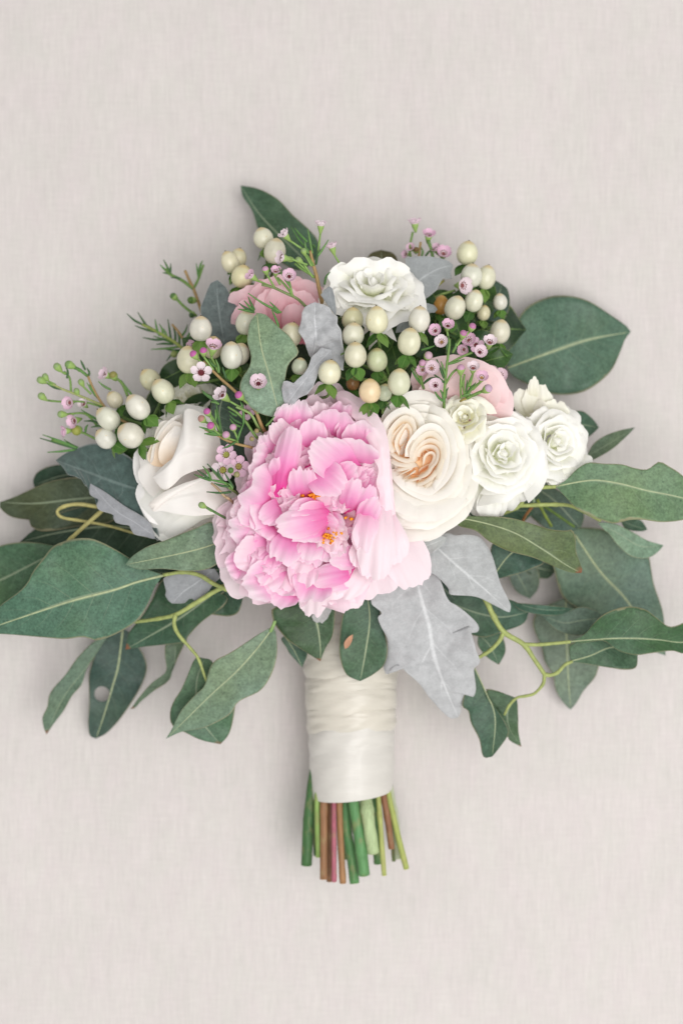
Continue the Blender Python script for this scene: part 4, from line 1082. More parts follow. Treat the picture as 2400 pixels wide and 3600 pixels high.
# upper scoops, tips towards the top
pp((1100, 1600, 660), (1100, 1462, 775), 105, 0.22, cup=0.3)
pp((1165, 1570, 640), (1180, 1430, 740), 165, 0.2, cup=0.2)
pp((1240, 1640, 650), (1240, 1528, 790), 185, 0.22, cup=0.25, notch=0.10)
pp((1262, 1590, 640), (1268, 1470, 745), 130, 0.2, cup=0.25)
pp((1255, 1680, 690), (1090, 1552, 815), 150, 0.18, cup=0.1, notch=0.10)
pp((1080, 1625, 720), (1207, 1735, 810), 135, 0.22, notch=0.10)
pp((1070, 1760, 690), (1060, 1622, 815), 105, 0.2, cup=0.1, notch=0.14)
pp((1180, 1690, 720), (1262, 1640, 815), 90, 0.16)
pp((1000, 1520, 650), (1030, 1412, 740), 90, 0.2)
pp((1040, 1540, 650), (1062, 1400, 735), 95, 0.2)
# the long folded ridge and left lobe
pp((975, 1750, 740), (1035, 1495, 800), 92, 0.14, cup=-0.8, notch=0.05)
pp((1000, 1700, 720), (985, 1600, 800), 95, 0.2, cup=-0.3)
pp((965, 1765, 660), (850, 1715, 780), 235, 0.30, cup=-0.35, notch=0.08)
pp((960, 1780, 680), (868, 1800, 770), 190, 0.25, cup=-0.3, notch=0.08)
pp((940, 1640, 650), (872, 1612, 745), 140, 0.3, cup=-0.3)
pp((990, 1770, 660), (1010, 1690, 760), 110, 0.2)
pp((950, 1830, 700), (905, 1880, 765), 130, 0.2)
# centre horizontals
pp((1190, 1805, 690), (962, 1858, 800), 112, 0.18, cup=-0.3, notch=0.06)
pp((1185, 1840, 680), (1000, 1885, 790), 80, 0.16, cup=-0.2, notch=0.1)
pp((1160, 1790, 690), (1040, 1800, 806), 70, 0.14, cup=0.2, notch=0.1)
pp((1150, 1780, 700), (1010, 1815, 800), 100, 0.2, cup=-0.3)
pp((1010, 1770, 660), (908, 1842, 790), 90, 0.22, cup=0.2)
pp((1035, 1860, 700), (978, 1990, 800), 115, 0.16, cup=-0.1, notch=0.16)
pp((1105, 1876, 690), (1075, 1978, 770), 95, 0.2)
pp((1150, 1850, 690), (1060, 1888, 780), 80, 0.2)
# smaller frilled petals between the large ones
for k, (bx, by, tx, ty, w) in enumerate([(1010, 1560, 960, 1470, 80), (970, 1600, 925, 1520, 85), (940, 1600, 890, 1570, 80), (1000, 1480, 985, 1420, 70), (1120, 1500, 1120, 1410, 80), (1180, 1490, 1215, 1410, 80), (1210, 1540, 1225, 1470, 75), (1090, 1680, 1020, 1660, 70), (1050, 1700, 1035, 1760, 70), (930, 1720, 870, 1690, 90), (930, 1900, 850, 1905, 90), (960, 1920, 890, 1960, 95), (900, 1950, 815, 1950, 90), (960, 1990, 880, 2020, 110), (1000, 2010, 930, 2060, 110), (940, 2040, 850, 2060, 100), (1040, 2030, 1010, 2100, 110), (1000, 2060, 940, 2115, 100), (1100, 2050, 1070, 2120, 100), (900, 1860, 800, 1850, 90), (880, 1800, 805, 1790, 80), (1220, 1740, 1180, 1800, 70), (1280, 1700, 1320, 1650, 70), (1190, 1620, 1225, 1580, 70), (1170, 1900, 1210, 1960, 70), (1220, 1930, 1180, 1990, 70), (860, 1980, 790, 2000, 90), (1250, 1780, 1290, 1800, 60)]):
    ex = 0.55 if 10 <= k <= 20 else 0.15
    pp((bx + (bx - tx) * ex, by + (by - ty) * ex, 640), (tx, ty, 742 - (k % 3) * 14), w * (1.5 if 10 <= k <= 20 else 1.1), 0.17, cup=[0.3, -0.25, 0.4][k % 3], ruffle=0.14, notch=0.09, m='peony' if k % 4 else 'peony_pale')
r = rnd(91)
for k in range(64):
    a = k * 2.39996 + r.uniform(-0.3, 0.3)
    q = math.sqrt((k + 6) / 74) * 0.90
    R = sil(a) * q
    x, y = PC.x + math.cos(a) * R, PC.y - math.sin(a) * R
    if math.hypot(x - 1090, y - 1790) < 100 or (x > 1250 and y > 1650):
        continue
    a2 = a + r.uniform(-0.5, 0.5)
    ln = r.uniform(90, 140)
    pp((x - math.cos(a2) * ln, y + math.sin(a2) * ln, 655), (x, y, 752 - 50 * q + r.uniform(-14, 14)), r.uniform(85, 135), 0.18, cup=r.uniform(-0.35, 0.45), ruffle=0.18, notch=0.10, curl=r.uniform(-0.12, 0.03), m='peony' if k % 3 else 'peony_pale')
# right strips and cascade
pp((1210, 1810, 690), (1254, 1672, 815), 72, 0.2, cup=-0.4)
pp((1255, 1815, 690), (1310, 1695, 810), 78, 0.2, notch=0.12)
pp((1262, 1850, 690), (1330, 1740, 800), 80, 0.2, notch=0.12)
pp((1225, 1890, 640), (1250, 1858, 740), 60, 0.2, notch=0.10)
pp((1305, 1750, 720), (1282, 1955, 770), 110, 0.2, cup=-0.3, m='peony_pale', notch=0.12)
pp((1300, 1800, 720), (1255, 1930, 775), 70, 0.2, cup=0.3, m='peony_pale', notch=0.12)
pp((1345, 1820, 700), (1352, 1990, 748), 80, 0.2, cup=-0.3, m='peony_rim')
pp((1300, 1920, 690), (1290, 2035, 745), 80, 0.2, cup=0.2, m='peony_pale')
pp((1335, 1750, 720), (1318, 2045, 730), 140, 0.2, cup=-0.3, m='peony_rim')
pp((1290, 1880, 660), (1262, 2010, 730), 100, 0.2, m='peony_rim')
pp((1345, 1800, 690), (1375, 1990, 690), 150, 0.2, cup=-0.2, m='peony_rim')
# lower right
pp((1265, 2000, 640), (1085, 2040, 700), 85, 0.24, cup=-0.4)
pp((1280, 1960, 620), (1150, 1960, 730), 90, 0.22, cup=-0.2)
pp((1285, 2010, 600), (1130, 2060, 680), 80, 0.18)
pp((1210, 1950, 600), (1110, 2090, 640), 170, 0.2, m='peony_rim')
pp((1310, 1960, 600), (1190, 2100, 650), 110, 0.2, m='peony_rim')
# guard petals
pp((1345, 1800, 480), (1472, 2062, 520), 170, 0.16, m='peony_rim', ruffle=0.05, notch=0.05)
pp((1260, 1880, 470), (1330, 2100, 500), 230, 0.18, m='peony_rim', ruffle=0.05, notch=0.04, curl=0.06)
pp((1190, 1950, 500), (1228, 2150, 520), 150, 0.16, m='peony_rim', ruffle=0.06, notch=0.05)
pp((1120, 1960, 500), (1092, 2172, 540), 110, 0.16, m='peony_rim', ruffle=0.08, notch=0.08)
pp((850, 1860, 480), (742, 1858, 510), 160, 0.2, m='peony_rim', ruffle=0.05, notch=0.04)
pp((1150, 1480, 480), (1152, 1338, 560), 140, 0.2, m='peony_rim', ruffle=0.05, notch=0.04)
pp((900, 2000, 480), (772, 2030, 520), 180, 0.22, m='peony_rim', ruffle=0.06, notch=0.04)
# tall rolled rim standing along the right
me, _ = leaf_mesh('outer_petal', [(1180, 1382), (1230, 1405), (1290, 1462), (1333, 1560), (1348, 1680), (1354, 1780), (1352, 1870)],
                  [(1205, 1372), (1244, 1388), (1312, 1438), (1350, 1502), (1369, 1580), (1370, 1660), (1374, 1740), (1384, 1800)],
                  [(1185, 1410), (1205, 1425), (1250, 1480), (1262, 1510), (1298, 1560), (1312, 1610), (1330, 1650), (1322, 1700), (1334, 1740), (1322, 1800)], (670, 750, 700), fold=-0.22, wave=0.15, nv=56, nu=9, arch=0.12, crinkle=0.16, cfreq=0.028)
link('outer_petal', me, M['peony_rim'], pe)
me, _ = leaf_mesh('outer_petal', [(1300, 1480), (1335, 1600), (1345, 1740), (1340, 1860)], [(1350, 1520), (1372, 1620), (1385, 1760), (1390, 1850)], [(1310, 1560), (1318, 1680), (1310, 1800)], (600, 720, 660), fold=-0.2, wave=0.2, nv=40, nu=8, seed=4, crinkle=0.15)
link('outer_petal', me, M['peony_rim'], pe)
# stamens
r = rnd(5)
for (cx, cy, n, z) in [(1100, 1738, 16, 728), (1088, 1748, 8, 730), (1150, 1895, 15, 735), (1178, 1870, 8, 735), (1236, 1826, 4, 735), (1065, 1745, 6, 725)]:
    for k in range(n):
        x, y = cx + r.gauss(0, 12), cy + r.gauss(0, 6)
        a = r.uniform(0, 6.28)
        p0 = (x, y, z - 90)
        p1 = (x + 2 * math.cos(a), y + 2 * math.sin(a), z - 8)
        p2 = (x + 9 * math.cos(a), y + 7 * math.sin(a), z + r.uniform(0, 14))
        link('stamen', tube_mesh('stamen', [p0, p1, p2], 2.5, 4.2, 6), M['stamen'], pe, (0.90, 0.36, 0.02) if r.random() < 0.8 else (0.75, 0.20, 0.02))
for k in range(46):   # a floor of hidden short petals that closes the heart
    a = k * 2.4
    q = math.sqrt((k + 0.5) / 46)
    x, y = 1120 + 190 * q * math.cos(a), 1780 + 220 * q * math.sin(a)
    petal('inner_petal', pe, 'peony', (x - 20 * math.cos(a), y - 20 * math.sin(a), 520), (x + 30 * math.cos(a), y + 30 * math.sin(a), 625), 110, bulge=0.15, ruffle=0.15, notch=0.15, seed=1200 + k, nv=6, nu=4)

# ---------------------------------------------------------------- hypericum berries
def berry_mesh():
    rows = []
    nv, nu = 16, 24
    for i in range(nv + 1):
        t = i / nv
        ph = math.pi * t
        rad = math.sin(ph) ** 0.92 * (1.0 - 0.16 * math.cos(ph) * -1 * 0 - 0.10 * (1 - math.cos(ph)) * 0.5)
        h = -math.cos(ph) * 1.06
        row = []
        for j in range(nu):
            a = 2 * math.pi * j / nu
            g = 1 - 0.085 * (1 - 0.75 * t) * max(0, math.cos(3 * a)) ** 7
            row.append(Vector((rad * g * math.cos(a), rad * g * math.sin(a), h + 0.10 * t ** 10)))
        rows.append(row)
    return mesh_grid('berry', rows, closed=True)
BM = berry_mesh()
BM.materials.append(M['berry'])
TM = tube_world('berry_tip', [Vector((0, 0, 1.04)), Vector((0.0, 0, 1.10)), Vector((0.03, 0.01, 1.19))], 0.13, 0.05, 6)
TM.materials.append(M['twig'])
def sepal_mesh(k, n, seed):
    rr = rnd(seed)
    a0 = 2 * math.pi * (k + rr.uniform(-0.15, 0.15)) / n
    L, W = rr.uniform(1.35, 1.7), rr.uniform(0.56, 0.70)
    rows = []
    for i in range(9):
        v = i / 8
        row = []
        for j in range(-3, 4):
            u = j / 3
            w = W * math.sin(math.pi * min(1, 0.06 + 0.94 * v) ** 0.8) * u
            rad = 0.14 + L * v * 0.60
            h = -1.0 - L * (0.80 * v - 0.12 * v * v) + 0.10 * abs(u) * math.sin(v * 3)
            row.append(Vector((rad * math.cos(a0) - w * math.sin(a0), rad * math.sin(a0) + w * math.cos(a0), h)))
        rows.append(row)
    me = mesh_grid('sepal', rows)
    me.materials.append(M['greenleaf'])
    return me
SEP = [[sepal_mesh(k, 4, 10 * s + k) for k in range(4)] for s in range(5)]
C_B = (0.72, 0.695, 0.575)
C_BY = (0.69, 0.64, 0.475)
C_BG = (0.66, 0.70, 0.50)
C_PE = (0.80, 0.60, 0.36)
C_BR = (0.26, 0.13, 0.04)
HY = 'white hypericum berry sprigs'
def sprig(label, root_px, berries):
    root = thing('berry_sprig', label, 'berries', P(*root_px), HY)
    link('stem', tube_mesh('stem', [root_px, (root_px[0] + 6, root_px[1] + 60, root_px[2] - 90), (root_px[0] + 20, root_px[1] + 160, root_px[2] - 200)], 9, 10), M['twig'], root, (0.20, 0.28, 0.08))
    for i, b_ in enumerate(berries):
        x, y, z, rad, dx, dy = b_[:6]
        c = b_[6] if len(b_) > 6 else C_B
        r = rnd(int(x * 7 + y))
        dz = b_[7] if len(b_) > 7 else 0.26
        rot = frame((dx + r.uniform(-0.08, 0.08), dy, dz), r.uniform(0, 6.28))
        k = (H - z) / H * S * rad
        Mx = Matrix.Translation(P(x, y, z)) @ rot @ Matrix.Diagonal((k * r.uniform(0.94, 1.06), k * r.uniform(0.97, 1.06), k * r.uniform(0.96, 1.09), 1))
        g = r.uniform(0.90, 1.05)
        c = (min(1, c[0] * g * r.uniform(0.95, 1.0)), min(1, c[1] * g), min(1, c[2] * g * r.uniform(0.84, 1.08)))
        o = link('berry', BM, None, root, c, Mx)
        sub('berry_tip', TM, None, o, (0.07, 0.035, 0.015))
        for me in SEP[(int(x) + i) % 5]:
            sub('sepal', me, None, o, r.choice([(0.09, 0.22, 0.045), (0.13, 0.28, 0.06), (0.06, 0.15, 0.04), (0.19, 0.33, 0.08)]))
        # stalk
        a = Vector((dx, dy, 0.26)).normalized()
        s0 = (x - a.x * rad * 1.1, y - a.y * rad * 1.1, z - a.z * rad * 1.1)
        link('stalk', tube_mesh('stalk', [s0, (s0[0] - a.x * 30, s0[1] - a.y * 30 + 10, s0[2] - 40), root_px], 4.0, 5.0, 7), M['twig'], root, (0.13, 0.22, 0.06))
sprig('top sprig of five cream berries beside the upright pointed leaf', (930, 1010, 330),
      [(925, 837, 400, 36, -0.2, -1), (966, 883, 440, 40, 0.15, -1), (808, 921, 380, 34, -0.35, -1, C_BY), (836, 908, 350, 34, 0.3, -1, C_BY), (851, 972, 430, 39, 0.2, -1, C_BY)])
sprig('left sprig of berries around the dark velvety grey leaf', (790, 1330, 480),
      [(706, 1156, 620, 41, 0, -1), (864, 1135, 600, 40, 0.1, -1), (1022, 1178, 640, 40, 0.3, -1, C_BY), (662, 1265, 600, 42, -0.1, -1), (814, 1250, 690, 43, 0.05, -1), (842, 1245, 650, 36, 0.4, -1), (747, 1222, 590, 36, 0.1, -1, C_BY)])
sprig('far left sprig of seven plump white berries above the blush rose', (520, 1500, 420),
      [(528, 1334, 460, 37, -0.6, -0.8, C_BY), (573, 1375, 560, 43, -0.5, -0.8), (484, 1431, 600, 43, -0.6, -0.8), (403, 1405, 440, 29, -0.5, -0.8, C_BY), (380, 1471, 560, 41, -0.7, -0.7), (372, 1540, 540, 37, -0.8, -0.6), (459, 1530, 620, 45, -0.8, -0.55)])
sprig('upper right sprig of berries climbing beyond the broad grey leaf', (1640, 1190, 300),
      [(1642, 890, 380, 39, 0.2, -1), (1657, 969, 430, 40, 0.1, -1), (1708, 975, 390, 37, 0.2, -1), (1599, 1082, 520, 39, 0.35, -1), (1665, 1058, 460, 36, 0.3, -1), (1757, 1061, 380, 27, -0.1, -1), (1700, 1100, 390, 25, 0.2, -1, C_BY), (1757, 1166, 430, 37, 0.1, -1), (1548, 1072, 420, 31, 0.2, -1, (0.50, 0.25, 0.06))])
sprig('central sprig of white berries just below the top white rose', (1370, 1330, 560),
      [(1325, 1125, 740, 43, -0.1, -1), (1239, 1122, 650, 38, 0.1, -1, C_BY), (1241, 1176, 720, 40, 0.1, -1), (1249, 1248, 780, 42, 0.05, -1), (1325, 1266, 690, 37, 0, -1, C_BG), (1473, 1123, 720, 41, 0.1, -1), (1438, 1202, 760, 42, 0.1, -1), (1402, 1344, 830, 42, 0, -1), (1300, 1375, 800, 41, 0, -1, C_PE), (1240, 1345, 640, 25, 0, -1, C_BR), (1351, 1380, 700, 28, 0.1, -1, C_BG)])
sprig('pair of berries nestled in the wavy silver leaves above the peony', (1100, 1400, 560),
      [(1053, 1288, 690, 29, 0.1, -1, C_BG), (1158, 1309, 770, 42, 0.1, -1)])

# broad glossy filler leaves of the berry sprigs, greens darkened to deepen shade in gaps
r = rnd(31)
HEAD = [(1230, 1290), (1350, 1300), (1290, 1200), (1390, 1260), (1450, 1290), (1490, 1210), (1340, 1200), (1200, 1380), (1130, 1330), (1280, 1420), (1420, 1400), (1520, 1160), (1570, 1230), (1600, 1140), (1660, 1120), (1700, 1200), (1740, 1260), (900, 1200), (840, 1320), (780, 1300), (720, 1340), (700, 1230), (760, 1180), (830, 1420), (880, 1480), (800, 1480), (760, 1560), (900, 1560), (940, 1490), (620, 1310), (560, 1440), (600, 1400), (470, 1480), (440, 1560), (500, 1600), (1540, 1060), (1480, 1060), (1230, 1150), (980, 1380), (1060, 1380), (700, 1430), (480, 1690), (520, 1720), (1620, 1240), (1700, 1300), (1560, 1300), (1480, 1340), (1640, 1060), (1700, 1040), (1240, 1240), (1420, 1130), (1370, 1170), (860, 1180), (920, 1330), (700, 1290)]
fill = thing('berry_leaf_cluster', 'glossy filler leaves darkened as shade in the gaps behind berries and flowers', 'leaves', P(1150, 1300, 200))
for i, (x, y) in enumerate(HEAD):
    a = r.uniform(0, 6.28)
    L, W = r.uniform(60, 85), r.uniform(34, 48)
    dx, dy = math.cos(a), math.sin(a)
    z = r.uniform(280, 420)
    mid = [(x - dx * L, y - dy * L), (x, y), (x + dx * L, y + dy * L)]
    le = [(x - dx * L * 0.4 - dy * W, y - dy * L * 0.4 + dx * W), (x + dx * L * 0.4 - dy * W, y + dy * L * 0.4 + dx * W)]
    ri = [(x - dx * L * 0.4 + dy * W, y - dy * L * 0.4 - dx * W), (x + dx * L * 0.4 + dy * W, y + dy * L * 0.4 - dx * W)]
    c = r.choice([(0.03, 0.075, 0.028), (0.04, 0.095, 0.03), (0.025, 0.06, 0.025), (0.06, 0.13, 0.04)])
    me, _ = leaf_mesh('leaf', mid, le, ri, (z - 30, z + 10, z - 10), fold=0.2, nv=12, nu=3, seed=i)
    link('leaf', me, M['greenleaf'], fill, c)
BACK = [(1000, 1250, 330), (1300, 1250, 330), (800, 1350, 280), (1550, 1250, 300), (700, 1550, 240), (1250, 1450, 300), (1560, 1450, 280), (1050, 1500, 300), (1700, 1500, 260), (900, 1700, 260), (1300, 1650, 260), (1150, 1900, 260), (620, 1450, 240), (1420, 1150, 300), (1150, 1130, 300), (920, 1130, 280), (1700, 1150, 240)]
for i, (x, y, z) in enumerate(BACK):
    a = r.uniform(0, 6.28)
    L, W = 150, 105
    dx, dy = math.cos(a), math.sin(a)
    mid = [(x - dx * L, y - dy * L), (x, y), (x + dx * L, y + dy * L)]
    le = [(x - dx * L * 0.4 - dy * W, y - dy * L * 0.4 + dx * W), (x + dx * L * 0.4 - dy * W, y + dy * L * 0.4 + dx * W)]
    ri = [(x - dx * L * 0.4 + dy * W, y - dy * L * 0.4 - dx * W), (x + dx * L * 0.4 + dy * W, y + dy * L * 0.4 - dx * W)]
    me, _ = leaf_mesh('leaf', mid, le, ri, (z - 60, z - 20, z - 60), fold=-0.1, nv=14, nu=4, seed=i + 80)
    link('leaf', me, M['greenleaf'], fill, (0.02, 0.045, 0.022))  # near-black green carries the shade of the deepest gaps

# ---------------------------------------------------------------- wax flowers
def wax_petal_mesh(k, openness):
    a0 = 2 * math.pi * k / 5
    rows = []
    for i in range(7):
        v = i / 6
        row = []
        for j in range(-3, 4):
            u = j / 3
            w = 0.40 * math.sin(math.pi * (0.12 + 0.80 * v)) ** 0.7 * u
            rad = 0.34 + 0.66 * v * openness
            h = 0.12 + (1 - openness) * 0.75 * v + 0.16 * v * v + 0.10 * u * u
            if v == 1:
                rad -= 0.06 * u * u
            row.append(Vector((rad * math.cos(a0) - w * math.sin(a0), rad * math.sin(a0) + w * math.cos(a0), h)))
        rows.append(row)
    me = mesh_grid('petal', rows)
    me.materials.append(M['waxpetal'])
    return me
WP = [wax_petal_mesh(k, 1.0) for k in range(5)]
WP2 = [wax_petal_mesh(k, 0.62) for k in range(5)]
def ring(profile, name, sides=12):
    rows = [[Vector((rr * math.cos(2 * math.pi * j / sides), rr * math.sin(2 * math.pi * j / sides), h)) for j in range(sides)] for rr, h in profile]
    return mesh_grid(name, rows, closed=True)
CUP = ring([(0.0, -0.95), (0.10, -0.92), (0.22, -0.6), (0.36, -0.2), (0.42, 0.08), (0.36, 0.13)], 'flower')
CUP.materials.append(M['twig'])
RIMM = ring([(0.40, 0.10), (0.42, 0.17), (0.34, 0.19), (0.29, 0.14)], 'collar')
RIMM.materials.append(M['waxpetal'])
EYE = ring([(0.30, 0.15), (0.26, 0.06), (0.12, 0.02), (0.06, 0.05), (0.04, 0.30), (0.0, 0.31)], 'eye')
EYE.materials.append(M['twig'])
RIM2 = ring([(0.40, 0.10), (0.43, 0.17), (0.34, 0.20), (0.20, 0.12)], 'collar')
RIM2.materials.append(M['waxpetal'])
EYE2 = ring([(0.21, 0.125), (0.17, 0.05), (0.08, 0.02), (0.05, 0.05), (0.035, 0.28), (0.0, 0.29)], 'eye')
EYE2.materials.append(M['twig'])
def dots_mesh():
    import bmesh
    bm = bmesh.new()
    for k in range(10):
        a = 2 * math.pi * k / 10
        bmesh.ops.create_icosphere(bm, subdivisions=1, radius=0.055, matrix=Matrix.Translation((0.29 * math.cos(a), 0.29 * math.sin(a), 0.24)))
    me = bpy.data.meshes.new('anthers')
    bm.to_mesh(me)
    bm.free()
    me.materials.append(M['twig'])
    return me
DOTS = dots_mesh()
BUDC = ring([(0.0, -1.1), (0.14, -1.05), (0.42, -0.55), (0.60, -0.05), (0.62, 0.2), (0.56, 0.28)], 'bud')
BUDC.materials.append(M['twig'])
BUDT = ring([(0.57, 0.22), (0.58, 0.38), (0.46, 0.62), (0.22, 0.76), (0.0, 0.79)], 'bud_tip')
BUDT.materials.append(M['waxpetal'])
PK = [(0.86, 0.60, 0.74), (0.88, 0.70, 0.79), (0.83, 0.54, 0.70), (0.89, 0.77, 0.82)]
CG = (0.30, 0.45, 0.13)
WX_G = 'wax flower sprigs between the roses'
def place(x, y, z, n, s, spin=0.0):
    return Matrix.Translation(P(x, y, z)) @ frame(n, spin) @ Matrix.Scale((H - z) / H * S * s, 4)

def needle(parent, p0, p1, w=4.2, c=None, bend=5):
    r = needle.r
    m = tuple((a + b) / 2 + r.uniform(-bend, bend) for a, b in zip(p0, p1))
    link('needle_leaf', tube_mesh('needle_leaf', [p0, m, p1], w, w * 0.55, 6, prof=lambda t: 0.65 + 0.5 * math.sin(math.pi * min(1, t + 0.05))), M['twig'], parent, c or r.choice([(0.07, 0.17, 0.045), (0.10, 0.24, 0.06), (0.055, 0.13, 0.045), (0.14, 0.28, 0.08)]))
needle.r = rnd(8)

def wax(label, loc, stems, flowers, buds, needles, petal_cols=PK):
    root = thing('wax_flower_sprig', label, 'flowers', P(*loc), WX_G)
    r = rnd(int(loc[0] + loc[1]))
    for st in stems:
        pts, r0, r1, c = st
        link('stem', tube_mesh('stem', pts, r0, r1, 7), M['twig'], root, c)
    for f in flowers:
        x, y, z, nx, ny, nz, s = f[:7]
        eye = f[7] if len(f) > 7 else (0.16, 0.02, 0.03)
        spin = r.uniform(0, 1.2)
        o = link('flower', CUP, None, root, CG, place(x, y, z, (nx, ny, nz), s, spin))
        pc = r.choice(petal_cols)
        closed = len(f) > 8
        for me in (WP2 if closed else WP):
            sub('petal', me, None, o, pc)
        sub('collar', RIM2 if closed else RIMM, None, o, (0.88, 0.72, 0.77))
        sub('eye', EYE2 if closed else EYE, None, o, eye)
        sub('anthers', DOTS, None, o, (0.20, 0.06, 0.04))
        if len(f) > 9:
            d = f[9]
            ax = Vector((nx, ny, nz)).normalized()
            p0 = (x - ax.x * s * 0.9, y - ax.y * s * 0.9, z - ax.z * s * 0.9)
            link('pedicel', tube_mesh('pedicel', [p0, tuple((a + b) / 2 for a, b in zip(p0, d)), d], 3.2, 3.6, 6), M['twig'], root, (0.24, 0.40, 0.11))
    for bd in buds:
        x, y, z, nx, ny, nz, s, c = bd[:8]
        o = link('bud', BUDC, None, root, CG, place(x, y, z, (nx, ny, nz), s))
        sub('bud_tip', BUDT, None, o, c)
        if len(bd) > 8:
            d = bd[8]
            ax = Vector((nx, ny, nz)).normalized()
            p0 = (x - ax.x * s, y - ax.y * s, z - ax.z * s)
            link('pedicel', tube_mesh('pedicel', [p0, tuple((a + b) / 2 for a, b in zip(p0, d)), d], 3.2, 3.6, 6), M['twig'], root, (0.24, 0.40, 0.11))
    for nd in needles:
        needle(root, *nd)
BRK = (0.36, 0.24, 0.10)
GST = (0.16, 0.28, 0.07)
MAG = (0.62, 0.16, 0.44)
PNK = (0.72, 0.42, 0.58)
GRN = (0.34, 0.48, 0.20)
# top sprig
wax('wax flower sprig rising at the top between the pink rose and white rose', (1130, 1070, 520),
    [([(1142, 1130, 480), (1135, 1075, 540), (1122, 1020, 560), (1112, 970, 575), (1100, 926, 580), (1090, 880, 585)], 8, 5, BRK),
     ([(1108, 975, 570), (1060, 945, 590), (1035, 925, 600)], 4, 3.5, GST), ([(1104, 935, 580), (1080, 900, 600), (1060, 880, 605)], 4, 3.5, GST),
     ([(1075, 1078, 610), (1045, 1050, 625), (1000, 1028, 635), (960, 1010, 640), (920, 1000, 640)], 5, 4, (0.20, 0.26, 0.10)), ([(1030, 1040, 630), (1000, 1000, 640), (975, 975, 640)], 4, 3.5, GST)],
    [(1127, 795, 560, 0.05, -1, 0.35, 30, (0.3, 0.2, 0.1), 1, (1116, 900, 575)), (1004, 828, 620, -0.55, -0.6, 0.4, 30, (0.3, 0.1, 0.1), 1, (1070, 880, 600)), (1168, 872, 560, -0.3, -0.9, 0.3, 30, (0.3, 0.1, 0.1), 1, (1205, 945, 540)),
     (996, 906, 640, -0.8, -0.1, 0.5, 34, (0.25, 0.05, 0.06), 1, (1080, 930, 600)), (887, 972, 640, -0.7, -0.5, 0.5, 30, (0.3, 0.1, 0.1), 1, (960, 1010, 640)), (969, 956, 650, 0.1, -0.6, 0.8, 26, (0.3, 0.1, 0.1), 1, (985, 1000, 640)), (1016, 972, 660, 0.05, -0.25, 1, 34, (0.13, 0.015, 0.02), 0, (1028, 1040, 635))][:],
    [(1068, 884, 610, -0.3, -0.8, 0.5, 17, GRN, (1095, 935, 585)), (1051, 914, 610, -0.7, -0.5, 0.4, 18, GRN, (1100, 975, 575)), (934, 950, 650, -0.2, -0.7, 0.6, 20, PNK, (965, 1010, 640)), (1020, 911, 610, -0.9, -0.1, 0.3, 17, GRN, (1095, 965, 575))],
    [((1085, 880, 590), (1022, 795, 590)), ((1080, 850, 590), (1035, 800, 570)), ((1098, 890, 585), (1081, 802, 580)), ((1105, 870, 580), (1100, 860, 600)), ((1112, 905, 580), (1154, 842, 590)), ((1110, 930, 580), (1118, 880, 585)), ((1085, 890, 590), (1072, 848, 600)), ((1140, 1000, 560), (1160, 955, 570)),
     ((978, 1100, 640), (954, 1082, 650)), ((985, 1100, 640), (948, 1060, 655)), ((990, 1098, 640), (872, 1030, 655)), ((895, 1098, 640), (836, 1086, 640)), ((890, 1095, 640), (840, 1065, 645)), ((893, 1092, 640), (858, 1056, 650)), ((895, 1090, 640), (872, 1042, 655)), ((980, 1150, 720), (955, 1088, 735)), ((1185, 1020, 560), (1160, 958, 560)), ((1022, 1010, 650), (980, 940, 660))])
